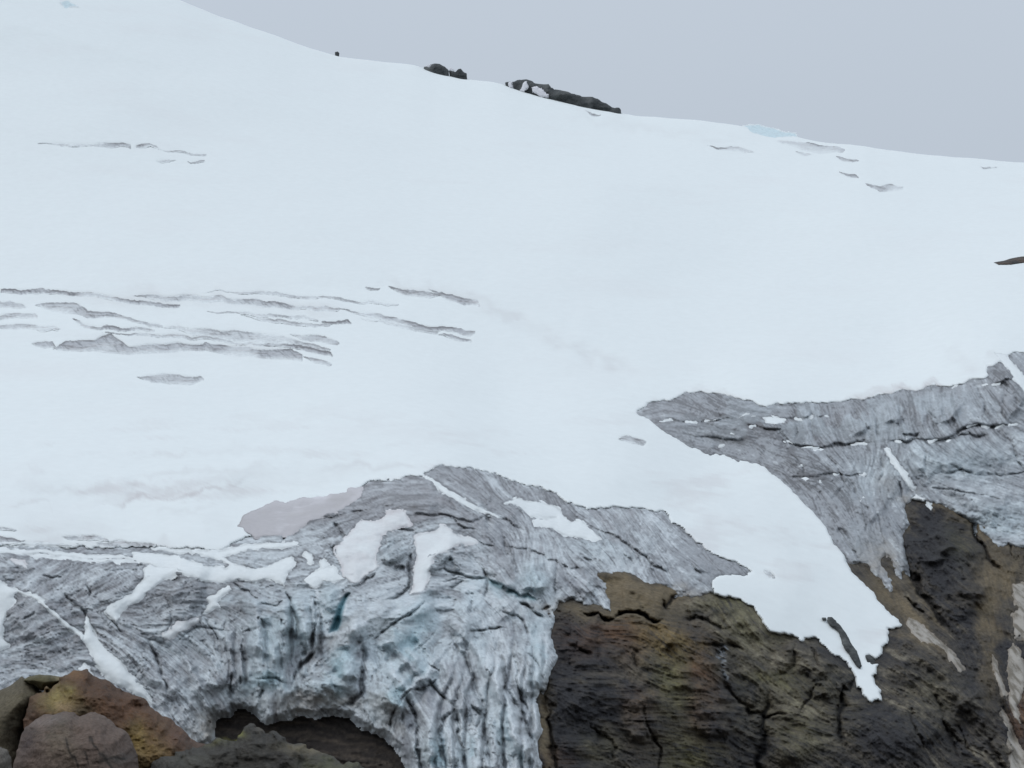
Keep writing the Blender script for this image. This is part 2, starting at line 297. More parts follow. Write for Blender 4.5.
for t, w, dd, dkk, t0 in ((.08, 5, 1.6, .4, .2), (.20, 6, 1.4, .6, .5), (.33, 4, 1.2, .5, .3), (.45, 7, 1.8, .7, .1), (.60, 9, 2.6, .7, 0), (.76, 5, 1.4, .5, .4), (.84, 4, 1.2, .4, .2), (.93, 5, 1.4, .4, .1)):
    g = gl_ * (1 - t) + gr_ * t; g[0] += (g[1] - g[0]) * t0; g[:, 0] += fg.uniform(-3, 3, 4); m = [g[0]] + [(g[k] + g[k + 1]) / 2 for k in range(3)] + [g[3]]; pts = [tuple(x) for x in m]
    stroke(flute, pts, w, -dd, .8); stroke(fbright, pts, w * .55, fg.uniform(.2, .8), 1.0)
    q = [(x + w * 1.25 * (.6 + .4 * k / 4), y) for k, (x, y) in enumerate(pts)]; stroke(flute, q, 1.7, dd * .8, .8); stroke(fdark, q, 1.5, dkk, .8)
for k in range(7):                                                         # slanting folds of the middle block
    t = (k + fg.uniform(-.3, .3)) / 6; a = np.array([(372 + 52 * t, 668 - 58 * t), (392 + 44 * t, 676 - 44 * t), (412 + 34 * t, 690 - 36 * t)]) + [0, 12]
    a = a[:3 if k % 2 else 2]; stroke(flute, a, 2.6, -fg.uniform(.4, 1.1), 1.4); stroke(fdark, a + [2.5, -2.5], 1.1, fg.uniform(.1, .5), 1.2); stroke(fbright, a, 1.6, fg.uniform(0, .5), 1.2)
lump = lump * .85 + flute * .6
crack = np.minimum(crack, 5)
# blue crevasse between the seracs
s_blue = fsdf([(352,590),(349,600),(344,614),(339,632),(328,634),(331,620),(338,604),(345,594)], 20, 0.6)
icefine = np.clip((gv - 470) / 60, 0.6, 1)
terr = np.abs(((NB * 3.2 + I8 * .35) % 1.0) - .5) * 2          # broken terraces
smI = np.zeros((H, W))                                     # smoother melt-polished columns
for a in [(505,700,26,70,.9,-25),(450,740,30,40,.8,0),(410,740,24,40,.6,0),(535,640,16,40,.5,0),(270,660,36,50,.6,0),(535,575,20,20,.7,0),(400,650,26,40,.5,30),(930,410,60,18,.4,0)]: blob(smI, *a)
smI = np.clip(smI, 0, .9); rI = 1 - .75 * smI
fac = np.abs(((NC * 2.2 + I8 * .25 + gu * .004) % 1.0) - .5) * 2
gateL = ss(lattice(30, 88, 3), -1.0, 1.0)
relI = rI * (0.09 * I1 + 0.17 * I2 - 0.26 * NR + 0.22 * NF + 0.20 * terr) + .22 * L2 * gateL + .34 * L4 * (1 + smI) + .75 * L6 * (.35 + 1.1 * smI) + .35 * I8 + 1.1 * NB + 0.55 * fac
gv2 = ss(lattice(17, 93, 3), -.3, .9)
v4 = L4 + .25 * NF; v2 = .8 * J4 + .6 * L2 + .3 * NF
veins = np.exp(-(v4 / .13) ** 2) * gv2 + .8 * np.exp(-((v2 - .4) / .16) ** 2) * ss(lattice(13, 94, 3), 0, 1.1)
cx1 = lattice(26, 95, 4); veins = veins + .9 * np.exp(-(cx1 / .035) ** 2) * ss(lattice(30, 96, 2), -.2, .8)
veins = np.clip(veins, 0, 1)
relI = relI * .82 * (1 - .35 * smI) + .2 * flute + .55 * veins
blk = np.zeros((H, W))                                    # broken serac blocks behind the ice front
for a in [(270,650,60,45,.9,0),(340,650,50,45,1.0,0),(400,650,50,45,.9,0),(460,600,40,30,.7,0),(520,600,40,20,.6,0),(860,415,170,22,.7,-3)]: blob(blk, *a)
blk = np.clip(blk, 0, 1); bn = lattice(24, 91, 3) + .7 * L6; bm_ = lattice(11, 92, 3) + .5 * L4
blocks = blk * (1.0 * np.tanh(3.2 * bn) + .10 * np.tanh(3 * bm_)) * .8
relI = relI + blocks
relI = relI + 1.9 * lump + crack * (.8 + .35 * np.clip(1 + NF * 1.5, 0, 2))
relI = relI * (.22 + .78 * ss(-s_snow, 0, 16)) + 7.0 * np.clip(s_blue / 5, 0, 1)
D_ice = B - 1.3 * np.tanh(s_ice / 5.0) - 3.5 * ss(s_ice, 4, 26) + relI
D_ice = np.where(s_ice < 0, D_ice + 0.6 * (-s_ice), D_ice)
# overhang above the cave: ice front stands out over the rock behind
# ------------------------------------------------------------------ rock relief
rc = np.zeros((H, W)); rl = np.zeros((H, W))
for p, w, d in [
 ([(612,615),(622,612),(640,613),(655,622),(662,620)],2.0,7),([(660,595),(664,608),(680,588),(695,590)],1.8,5),([(585,610),(600,616),(615,616)],1.8,5),([(600,618),(606,616)],1.8,6),
 ([(768,690),(762,740),(758,790)],4,5),([(720,640),(724,680),(752,720)],2.5,3),([(760,700),(745,712),(768,716),(790,712)],1.6,3),([(800,712),(812,695),(820,685)],1.6,3),
 ([(845,690),(840,720),(842,750)],3,5),([(853,675),(846,690),(838,712)],2,5),([(806,640),(815,655),(820,670)],1.6,3),([(792,636),(797,655),(790,675),(775,680)],1.4,2.5),
 ([(903,505),(901,530),(906,560),(918,590),(940,615),(960,640)],3,7),([(905,500),(930,498),(960,510),(975,530),(985,550)],2,5),([(975,530),(985,555),(1000,570)],2.4,4),([(1010,545),(1014,556)],1.5,3),
 ([(905,595),(915,605),(925,612)],1.4,4),([(930,690),(950,730),(960,760)],1.6,2.5),([(905,700),(925,760)],1.4,2.2),([(950,720),(975,760)],1.3,2),([(1000,690),(1012,730),(1026,770)],4,5),
 ([(640,700),(660,755),(655,790)],1.8,2.5),([(590,720),(620,760)],1.5,2),([(560,640),(590,655)],1.5,2),([(633,650),(642,665)],3,3),([(700,640),(740,650)],2,3),([(680,618),(700,620),(730,628)],3,4),
 ([(550,700),(551,768),(552,800)],2,4),([(995,730),(985,745),(1005,768)],2.5,4),([(1010,635),(1024,640)],3,5),([(870,665),(880,690),(890,720)],1.3,2)]: stroke(rc, p, w, d, 2.2)
for p, w, d in [
 ([(730,600),(755,620),(765,640)],14,-4),([(780,640),(810,660),(835,680)],20,-5),([(780,700),(800,730),(800,768)],22,-4),([(690,600),(710,600)],12,-3),([(700,650),(690,700)],30,-4),([(590,650),(600,720)],35,-4),
 ([(890,640),(930,660),(980,720)],26,-5),([(880,720),(920,768)],22,-4),([(940,540),(955,580),(975,620)],26,-6),([(860,590),(890,615)],9,-3),([(620,590),(670,600)],12,-3),([(1000,590),(1005,640)],9,-2),([(990,760),(1000,740)],12,-4),
 ([(560,640),(600,640)],18,-4),([(650,690),(640,740)],18,-5),([(720,690),(715,740)],16,-5),([(930,525),(945,560)],20,-6),([(965,560),(970,600)],12,-5),([(830,680),(830,700)],10,-4),([(900,700),(940,740)],16,-5),([(960,690),(990,730)],12,-4),([(700,612),(740,640)],12,-4),([(866,699),(875,700)],8,-2),([(542,650),(545,720)],5,3),([(660,640),(680,640)],12,-3)]: stroke(rl, p, w, d, 3)
smooth_rock = np.zeros((H, W))                           # ice-polished slabs
for a in [(645,595,38,16,1.0,0),(620,585,20,10,.8,0),(905,610,14,40,.8,-35),(985,570,16,40,.8,0),(870,580,20,22,.6,0),(1000,640,10,50,.7,0),(545,730,6,70,.9,0),(300,735,100,22,.75,5)]: blob(smooth_rock, *a)
smooth_rock = np.clip(smooth_rock, 0, 1); rough = 1 - 0.78 * smooth_rock
step = np.tanh(3 * R4)
relR = rough * (0.16 * R1 + 0.24 * R2 + 0.28 * step + .8 * R8 - 1.0 * NJ + 0.42 * NF) + 3.2 * NB + 2.6 * NC - 1.0 * NR * rough + 1.3 * rl + rc
relR = relR * (.3 + .7 * ss(-s_snow, 0, 14))
relR = relR + 1.6
D_rock = B + relR
D_rock = np.where(s_rk < 0, D_rock + 0.5 * np.minimum(-s_rk, 40), D_rock)
D_rock = D_rock + np.clip((s_ice - 5) * .5, 0, 10)
# cave below the ice front: rock wall set back under the ice
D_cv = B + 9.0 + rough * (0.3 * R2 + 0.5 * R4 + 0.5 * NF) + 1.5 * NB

# ------------------------------------------------------------------ snow surface
TT = gv - skyline(gu)
crest = 110 * (1 - np.sqrt(np.clip(TT / 70, 0, 1)))
NS = up(fbm(P3(gu, gv, B)[::4, ::4] * np.array([1, .45, 1]), 120, 4, 200), 4)
NS2 = up(fbm(P3(gu, gv, B)[::2, ::2] * np.array([1, .5, 1]), 20, 4, 210), 2)
snow_l = np.zeros((H, W))
for p, w, d in [([(490,310),(560,340),(640,380),(680,390)],10,5),([(380,270),(500,300),(600,350)],30,-7),([(150,505),(240,470),(330,462)],12,-3.5),([(0,480),(80,470),(150,478)],12,-4),([(60,500),(160,492),(230,486)],6,3),
 ([(560,480),(700,500),(800,580)],28,-6),([(660,460),(760,490),(830,560)],14,-3),([(840,395),(900,385),(980,380)],7,-4),([(700,135),(800,150),(900,180)],14,-8),([(0,330),(200,330),(400,320)],26,-6),([(0,300),(150,300),(300,300)],8,5),
 ([(400,70),(520,95),(640,125)],10,-5),([(100,60),(250,70),(350,90)],20,6),([(0,385),(200,380),(340,370)],16,-5)]: stroke(snow_l, p, w, d, 3)
snow_l = blur(snow_l, 5); NSd = ss(blur(s_snow, 6), 0, 58); snow_l = snow_l * .6
D_snow0 = B + crest + (9 * NS + 0.9 * NS2) * (.12 + .88 * NSd) + snow_l * NSd
D_snow = D_snow0 - .5 * np.tanh(s_snow / 1.5) - .3
D_snow = np.where(s_snow < 0, D_snow + 3.5 * (-s_snow), D_snow)

# ------------------------------------------------------------------ crevasses on the upper snow slope
CV = [ # outline, label, tint (0 grey, 1 dark, 2 blue, 3 pale)
 ([(40,143),(57,142.5),(75,143.5),(95,144.5),(97,146),(75,145.5)],"faint hairline crevasse high on the left snow slope, just left of the short grey one",3),
 ([(95,144.5),(110,143),(130,145),(131,148.5),(112,149),(96,147)],"short grey crevasse high on the left snow slope, widest of its row",0),
 ([(135,145.5),(150,147),(160,149.5),(146,150.5),(136,148.5)],"small grey crevasse high on the left, right of the widest in its row",0),
 ([(160,149),(180,151),(206,154.5),(204,156),(180,153)],"thin trailing crevasse at the right end of the upper left row",3),
 ([(154,160),(165,159),(175,161),(161,163)],"tiny dark crevasse just below the upper left row",0),
 ([(188,160.5),(204,161),(203,163),(192,162.5)],"tiny pale crevasse below the trailing end of the upper left row",3),
 ([(200,290),(260,292),(330,297),(400,304),(396,306),(330,300),(260,295)],"very faint crevasse line running just above the long straight one",3),
 ([(360,318),(400,323),(440,333),(436,335),(400,327)],"faint crevasse line tucked under the long descending crevasse",3),
 ([(100,331),(150,333),(220,339),(290,345),(286,347),(220,342),(150,336)],"thin grey line between the narrow dark and the largest ragged crevasse",0),
 ([(-40,323),(30,325),(60,329),(50,331),(0,328),(-40,327)],"faint crevasse line at the left edge below the two short grey ones",3),
 ([(36,329),(56,329),(58,332),(40,332)],"small pale box shaped crevasse left of the narrow dark one",3),
 ([(210,311),(260,314),(320,318),(316,320),(260,317)],"hairline crevasse just under the long straight one",3),
 ([(0,291),(45,290),(90,292.5),(125,299),(182,305),(178,308.5),(130,304.5),(95,297.5),(60,294.5),(0,295)],"long curved crevasse forming the top edge of the left crevasse field",1),
 ([(-60,303),(0,303),(22,303.5),(27,307),(20,310),(0,309),(-60,308)],"short grey crevasse at the left photo edge, upper of two",0),
 ([(-60,314),(0,314.5),(35,315),(37,319.5),(0,320),(-60,319)],"short grey crevasse at the left photo edge, lower of two",0),
 ([(35,306),(50,303.5),(75,303),(86,309.5),(110,313.5),(135,319.5),(162,324),(158,327.5),(120,319),(100,318),(75,316),(60,316),(45,310.5)],"broad grey crevasse with a wide left end in the left crevasse field",0),
 ([(72,318.5),(100,324),(150,327.5),(156,330.5),(110,329),(80,324.5)],"narrow dark crevasse under the broad wide-ended one",1),
 ([(130,295),(200,295.5),(270,302.5),(340,309),(338,312),(280,309),(220,304),(150,299)],"long straight grey crevasse across the middle of the left crevasse field",0),
 ([(240,315.5),(290,321.5),(330,324.5),(328,327),(280,325)],"faint crevasse below the long straight one",3),
 ([(322,321.5),(350,321.5),(353,324.5),(330,324.5)],"short dark crevasse right of the faint middle one",1),
 ([(340,309.5),(385,315.5),(425,325.5),(450,329),(474,333),(470,337),(440,332.5),(420,329.5),(380,320)],"long dark crevasse descending to the right end of the left field",1),
 ([(438,335.5),(470,339.5),(472,342.5),(445,339.5)],"thin dark crevasse under the right end of the long descending one",1),
 ([(388,288.5),(405,288.5),(425,292.5),(442,295.5),(430,300),(410,297)],"upper grey crevasse of the pair above the descending one",0),
 ([(430,290.5),(448,294.5),(478,302.5),(481,307),(465,306),(445,300)],"dark crevasse at the upper right tip of the left field",1),
 ([(364,286.5),(379,287.5),(377,290),(366,289)],"tiny dark crack left of the grey crevasse pair",0),
 ([(30,342.5),(52,342.5),(56,348),(44,351)],"small dark crevasse at the lower left corner of the field",1),
 ([(53,350),(65,343),(95,342),(100,337),(112,333),(118,339.5),(130,347),(150,344),(180,342.5),(200,346),(240,345),(260,348.5),(290,351),(306,357.5),(304,364),(280,360.5),(250,358),(220,355.5),(190,352),(160,354),(130,355),(100,355.5),(75,354)],"largest ragged dark crevasse along the bottom of the left field",1),
 ([(160,325.5),(200,329.5),(260,333.5),(280,337.5),(300,342.5),(331,350),(320,353),(290,346.5),(250,343.5),(200,337)],"wide pale crevasse just above the largest ragged one",3),
 ([(290,335.5),(320,335.5),(339,341),(336,345),(310,343.5)],"short grey crevasse at the right end of the wide pale one",0),
 ([(262,344.5),(300,346.5),(330,352.5),(332,356.5),(300,351.5)],"thin dark crevasse between the wide pale and largest ragged ones",1),
 ([(305,357.5),(320,359.5),(334,363.5),(330,365.5),(312,362)],"small tail crevasse off the right tip of the largest ragged one",0),
 ([(137,376.5),(160,375),(200,375.5),(204,379),(190,385),(165,386),(150,382)],"isolated grey crevasse below the left crevasse field",0),
 ([(709,145.5),(740,147.5),(756,152),(744,153.5),(728,150.5)],"thin grey crevasse left of the blue ice near the right skyline",0),
 ([(742,126.5),(765,127),(797,132.5),(799,137),(775,138.5),(755,135)],"pale blue ice step just below the right skyline",2),
 ([(777,141.5),(800,141.5),(830,144.5),(846,148),(841,155),(820,156),(800,151)],"broad grey ice exposure under the blue step near the skyline",0),
 ([(832,157.5),(855,158.5),(859,161),(840,162)],"thin crack right of the broad grey exposure",0),
 ([(838,171.5),(855,175.5),(861,178.5),(850,178)],"short thin crack lower on the right upper slope",0),
 ([(866,182.5),(880,183.5),(905,187),(904,190),(885,192),(875,187.5)],"wedge shaped grey crevasse lowest on the right upper slope",0),
 ([(795,153),(813,154),(806,157)],"tiny crack under the broad grey exposure",0),
 ([(980,165.5),(998,166.5),(984,168.5)],"tiny crack near the skyline at the far right",0),
 ([(585,110.5),(601,113.5),(592,115)],"tiny crack below the long skyline rocks",0),
 ([(60,2),(70,1.5),(77,7),(66,10)],"tiny turquoise ice hole at the top left",2),
 ([(618,438),(630,436.5),(646,442),(643,447),(630,443.5)],"small grey ice patch on the snow left of the upper cliff",0),
 ([(765,569.5),(773,570.5),(777,577.5),(769,578)],"small grey ice patch on the snow tongue beside the ice tip",0),
 ([(62,536.5),(85,536),(108,539),(100,542),(70,540)],"thin grey ice lens in the snow edge, upper of two",1),
 ([(96,543),(120,541),(140,543),(156,544.5),(153,549),(140,551),(120,548),(100,546)],"thicker grey ice lens in the snow edge, lower of two",0),
 ([(-60,528),(5,527.5),(18,529.5),(5,531),(-60,531)],"faint grey streak in the snow at the left edge",3),
 ([(-60,537),(0,538),(24,541),(10,544),(-60,543)],"grey ice streak at the left photo edge above the lower ice",1)]
dent = np.zeros((H, W))
for poly, lab, tint in CV:
    s = fsdf(poly, 6, 0.7)
    g = 1.7 if np.mean([p[1] for p in poly]) < 500 else 1.0
    dent = np.maximum(dent, np.clip(s + 0.6, 0, 4) * g * 1.6)
dent = np.where(np.isfinite(dent), dent, 0)
D_snow = D_snow + dent * 0.45
D_front = np.minimum(np.minimum(D_snow, D_ice), np.where(s_rk > -20, D_rock, 1e9))

# ------------------------------------------------------------------ mesh and material helpers
def link(name, verts, faces, cols=None, mat=None, parent=None, smooth=True, attrs=None):
    me = bpy.data.meshes.new(name); nv, nf = len(verts), len(faces)
    me.vertices.add(nv); me.vertices.foreach_set('co', np.ascontiguousarray(verts, np.float32).ravel())
    k = faces.shape[1]
    me.loops.add(nf * k); me.loops.foreach_set('vertex_index', np.ascontiguousarray(faces, np.int32).ravel())
    me.polygons.add(nf); me.polygons.foreach_set('loop_start', np.arange(0, nf * k, k, dtype=np.int32))
    me.update(calc_edges=True); me.validate()
    if smooth: me.shade_smooth()
    if cols is not None:
        a = me.color_attributes.new('tint', 'FLOAT_COLOR', 'POINT')
        c = np.ones((nv, 4), np.float32); c[:, :3] = cols; a.data.foreach_set('color', c.ravel())
    if mat: me.materials.append(mat)
    o = bpy.data.objects.new(name, me); scene.collection.objects.link(o)
    if parent: o.parent = parent
    return o

def tag(o, label=None, cat=None, group=None, kind=None):
    if label: o['label'] = label
    if cat: o['category'] = cat
    if group: o['group'] = group
    if kind: o['kind'] = kind
    return o

def grid_faces(keep):
    idx = -np.ones(keep.shape, int); idx[keep] = np.arange(keep.sum())
    a, b, c, d = idx[:-1, :-1], idx[1:, :-1], idx[1:, 1:], idx[:-1, 1:]
    m = (a >= 0) & (b >= 0) & (c >= 0) & (d >= 0)
    return np.stack([a[m], b[m], c[m], d[m]], -1)

def sheet(name, U, V, D, keep, cols, mat, **kw):
    P = P3(U, V, D)
    f = grid_faces(keep)
    return link(name, P[keep], f, np.clip(cols[keep], 0, 1), mat, **kw)

def material(name, rough=0.7, noise=0.15, nscale=1.2, bump=0.3, bscale=2.5, bdist=0.25, spec=0.3, tint2=None, t2=(0.45, 0.6), t2s=0.05, t2amt=0.5, sss=0.0):
    m = bpy.data.materials.new(name); m.use_nodes = True; nt = m.node_tree; N = nt.nodes; Lk = nt.links
    b = N['Principled BSDF']; b.inputs['Roughness'].default_value = rough; b.inputs['Specular IOR Level'].default_value = spec
    at = N.new('ShaderNodeAttribute'); at.attribute_name = 'tint'
    tc = N.new('ShaderNodeTexCoord')
    n1 = N.new('ShaderNodeTexNoise'); n1.inputs['Scale'].default_value = nscale; n1.inputs['Detail'].default_value = 5; n1.inputs['Roughness'].default_value = 0.65
    Lk.new(tc.outputs['Object'], n1.inputs['Vector'])
    mr = N.new('ShaderNodeMapRange'); mr.inputs[1].default_value = 0.3; mr.inputs[2].default_value = 0.7
    mr.inputs[3].default_value = 1 - noise; mr.inputs[4].default_value = 1 + noise; Lk.new(n1.outputs['Fac'], mr.inputs[0])
    mx = N.new('ShaderNodeVectorMath'); mx.operation = 'SCALE'; Lk.new(at.outputs['Color'], mx.inputs[0]); Lk.new(mr.outputs[0], mx.inputs['Scale'])
    out = mx.outputs[0]
    if tint2:
        n2 = N.new('ShaderNodeTexNoise'); n2.inputs['Scale'].default_value = t2s; n2.inputs['Detail'].default_value = 6
        mp = N.new('ShaderNodeMapping'); mp.inputs['Scale'].default_value = (1, .4, 2.5); Lk.new(tc.outputs['Object'], mp.inputs['Vector']); Lk.new(mp.outputs[0], n2.inputs['Vector'])
        m2 = N.new('ShaderNodeMapRange'); m2.inputs[1].default_value, m2.inputs[2].default_value = t2; m2.inputs[4].default_value = t2amt; Lk.new(n2.outputs['Fac'], m2.inputs[0])
        mc = N.new('ShaderNodeMix'); mc.data_type = 'RGBA'; mc.inputs['B'].default_value = (*tint2, 1); Lk.new(m2.outputs[0], mc.inputs['Factor']); Lk.new(out, mc.inputs['A']); out = mc.outputs['Result']
    Lk.new(out, b.inputs['Base Color'])
    if sss:
        b.inputs['Subsurface Weight'].default_value = sss; b.inputs['Subsurface Radius'].default_value = (0.3, 0.6, 0.8); b.inputs['Subsurface Scale'].default_value = 0.5
    if bump:
        n3 = N.new('ShaderNodeTexNoise'); n3.inputs['Scale'].default_value = bscale; n3.inputs['Detail'].default_value = 6; n3.inputs['Roughness'].default_value = 0.7
        Lk.new(tc.outputs['Object'], n3.inputs['Vector'])
        bp = N.new('ShaderNodeBump'); bp.inputs['Strength'].default_value = bump; bp.inputs['Distance'].default_value = bdist; Lk.new(n3.outputs['Fac'], bp.inputs['Height']); Lk.new(bp.outputs[0], b.inputs['Normal'])
    return m
M_snow = material('snow', 0.85, 0.02, 0.3, 0.12, 1.0, 0.3, 0.15, (0.74, 0.70, 0.70), (0.55, 0.75), 0.016, 0.15)
M_ice = material('glacier_ice', 0.55, 0.16, 1.1, 0.45, 1.8, 0.35, 0.35)
M_rock = material('gneiss_rock', 0.8, 0.32, 1.0, 0.8, 1.6, 0.5, 0.25)
M_bld = material('boulder_rock', 0.8, 0.38, 3.5, 0.9, 4.0, 0.25, 0.25)
M_patch = material('old_snow', 0.85, 0.04, 0.8, 0.25, 1.2, 0.3, 0.15)
M_crev = material('crevasse_ice', 0.7, 0.14, 0.8, 0.4, 1.0, 0.5, 0.25)
M_gnd = material('moraine_ground', 0.95, 0.3, 0.4, 0.5, 0.8, 0.5, 0.1)


# ------------------------------------------------------------------ ice colours
clean = C(.60, .64, .66); grey = C(.335, .35, .37); dirty = C(.11, .11, .115); blue = C(.45, .57, .61); mauve = C(.375, .365, .38); tan = C(.36, .335, .30)
fol = 0.42 * J1 + 0.50 * J2 + 0.35 * J4 + (.25 + .6 * gateL) * (1 - .45 * ss(gu, 640, 700)) * (.40 * L1 + .42 * L2) + .55 * NJ * ss(gu, 600, 700) + .30 * L4 + .25 * L6
dirtmap = np.full((H, W), 0.0)
for a in [(60,610,150,60,.35,0),(160,590,60,30,.25,0),(350,500,60,18,.75,-8),(300,525,40,14,.5,-20),(410,495,60,20,.8,0),(470,480,50,14,.6,20),(540,500,40,14,.6,35),(480,520,50,20,.55,20),(640,530,70,26,.35,30),(720,565,40,9,.75,22),
 (400,515,60,8,.6,0),(300,560,18,12,.4,0),(410,560,30,20,.3,0),(510,550,20,30,.35,0),(570,580,14,22,.5,0),(425,700,28,25,.45,20),(400,745,15,25,.5,0),(465,680,14,25,.3,60),(300,700,50,8,.3,0),
 (900,410,150,22,.75,-5),(720,425,90,30,.6,10),(1000,440,50,60,.25,0),(800,460,60,40,.45,30),(850,500,50,40,.4,30),(700,410,70,18,.75,10),(690,440,60,12,.7,20),(780,430,90,16,.7,0),(800,480,50,16,.55,20),(840,520,30,25,.5,50),(860,430,40,16,.5,0),(1000,375,30,12,.8,0),(960,410,60,14,.3,0),(980,432,50,6,.9,-8),(910,434,14,6,.9,0),
 (860,550,20,20,.45,50),(240,655,6,22,.7,0),(350,690,10,14,.7,0),(320,655,16,7,.6,-40),(0,560,90,8,.2,0)]: blob(dirtmap, *a)
bluemap = np.zeros((H, W))
for a in [(270,640,30,40,.8,0),(265,690,30,10,1.0,0),(300,620,12,30,.7,0),(345,665,14,20,1.0,20),(335,690,20,12,.9,0),(400,640,24,40,.8,30),(425,625,14,26,.9,-30),(400,690,25,12,1.1,-40),(470,600,14,12,.6,0),(500,720,14,50,.7,-25),
 (485,655,8,30,.6,-25),(440,760,24,22,.6,0),(535,640,14,30,.7,0),(540,670,10,20,.6,0),(535,580,16,18,.8,0),(500,590,30,5,1.0,18),(395,550,14,14,.5,0),(440,560,20,10,.4,0),(330,600,14,20,.9,0),(475,750,12,25,.6,0),
 (960,460,60,20,.5,0),(1000,520,40,16,.7,0),(930,400,40,8,.25,0),(870,480,30,20,.35,0),(600,545,40,16,.35,0),(180,640,40,20,.25,0),(230,600,30,10,.3,0),(890,430,30,12,.3,0),(860,540,14,20,.2,0),(415,655,6,30,.9,-40)]: blob(bluemap, *a)
tanmap = np.zeros((H, W))
for a in [(330,700,60,7,.8,0),(390,715,14,18,.7,0),(300,712,20,6,.8,0),(205,725,14,16,1.0,0),(880,560,20,24,.8,60),(380,625,20,12,.35,0),(340,635,30,8,.4,-40),(555,610,20,8,.8,0),(885,480,8,20,.3,0),(910,498,10,5,.9,0),(690,588,20,6,.9,0),(545,690,4,30,.6,0)]: blob(tanmap, *a)
d1 = ss(fol + 1.2 * NF + .15 + .75 * ss(gu, 640, 720) + 2.0 * (dirtmap - .2) + 1.0 * NC + .8 * NB, -1.5, 1.9)
ci = mixc(np.broadcast_to(clean, (H, W, 3)), grey, np.clip(d1 * 1.25, 0, 1))
ci = mixc(ci, dirty, np.clip(ss(.5 * J1 + fol + 1.1 * NF + 1.6 * (dirtmap - .3) - smI, .75, 2.3) * .9, 0, 1))
ci = mixc(ci, blue, np.clip(bluemap * (0.75 + .35 * NB - .25 * d1), 0, .85))
ci = mixc(ci, mauve, np.clip((ss(NC + .4 * J4, .1, 1.4) * .45 + .35 * np.clip(dirtmap, 0, 1)) * (1 - .6 * ss(gu, 640, 720)), 0, .7))
ci = mixc(ci, C(.62, .70, .74), np.clip(blk * ss(-np.tanh(3 * bn) - .4 * NF, .3, 1.1) * .55, 0, .6)); ci = mixc(ci, C(.24, .25, .27), np.clip(blk * ss(np.tanh(3 * bm_) + .8 * NF, .5, 1.4) * .5, 0, .6))  # shading between serac columns put into the colour: proud blocks lighter, hollows darker
ci = mixc(ci, tan, np.clip(tanmap * (.8 + .5 * NF), 0, .9))
ci = mixc(ci, C(.70, .735, .76), ss(-fol - NF * 1.2 - 1.2 * dirtmap, .8, 2.2) * .5)
br = np.zeros((H, W)); dk = np.zeros((H, W)); bl = np.zeros((H, W))
for p, w in [([(470,634),(486,654),(500,688),(516,730),(540,785)],8),([(440,660),(424,678),(402,698)],3.5),([(455,715),(446,735),(452,775)],5),([(467,720),(478,740),(486,775)],5),([(402,598),(425,592),(440,588)],4),([(330,648),(350,630),(370,622),(395,612),(415,598)],4),([(540,625),(548,650),(545,670)],6),
             ([(182,655),(195,682),(215,714)],2.2),([(478,590),(470,586),(458,590)],4),([(352,596),(346,612),(341,630)],1.8),([(315,575),(316,600)],2),([(250,690),(262,694),(290,690)],5)]: stroke(br, p, w, 1.0, 2.5)
for p, w in [([(425,700),(440,712),(455,706)],7),([(408,705),(408,745),(420,770)],6),([(458,650),(470,680),(478,715),(484,760)],6),([(500,650),(510,690),(530,735)],5),([(455,665),(440,680)],5),([(241,635),(244,672)],4),([(300,640),(294,680)],4),([(365,645),(360,690),(350,704)],5),([(500,612),(520,640)],5),
             ([(420,690),(445,700)],6),([(230,620),(226,690)],3),([(495,520),(505,560)],6),([(560,570),(585,598)],6)]: stroke(dk, p, w, 1.0, 2.5)
for p, w in [([(450,725),(438,745),(440,775)],3.5),([(500,700),(512,735),(525,775)],3),([(345,650),(338,680)],8),([(420,630),(408,650)],9),([(385,700),(410,690)],6),([(540,640),(545,660)],4),([(265,670),(262,694)],14),([(480,730),(470,760)],3)]: stroke(bl, p, w, 1.0, 2.5)
ci = mixc(ci, C(.27, .28, .305), np.clip(dk * (.6 + .5 * NF + .15 * J1), 0, .8))
ci = mixc(ci, C(.42, .58, .63), np.clip(bl * (.6 + .3 * NF), 0, .7))
ci = mixc(ci, C(.70, .74, .765), np.clip(br * (.65 + .5 * NF - .15 * J1), 0, .8))
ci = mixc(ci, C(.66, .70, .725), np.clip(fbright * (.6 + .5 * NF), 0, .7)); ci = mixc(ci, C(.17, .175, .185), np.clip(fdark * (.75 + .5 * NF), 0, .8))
ci = mixc(ci, C(.15, .15, .16), veins * np.clip(.62 + .2 * NF - .25 * smI, 0, .8))
cw = np.clip(ss(crack, .4, 2.4) * .6 * ss(NF + .3 * J1, -.7, .5), 0, .6)               # silt collected in the cracks
ci = mixc(ci, C(.10, .10, .105), cw)
ci = mixc(ci, C(.10, .30, .36), np.clip(s_blue / 3, 0, 1) * .8)
for q in [(487,582,505,588),(505,588,522,596),(522,596,538,600)]:
    t = np.zeros((H, W)); stroke(t, [(q[0], q[1]), (q[2], q[3])], 2.2, 1.0, 1.0); ci = mixc(ci, C(.16, .28, .31), np.clip(t, 0, 1) * .8)
near = np.zeros((H, W)); near[:] = ss(-np.abs(s_snow), -5, 0)     # dust line where snow meets ice
ci = mixc(ci, dirty, near * .45 * ss(NF, -.3, .5))
keepI = (s_ice > -9)
jj = slice(470, H)
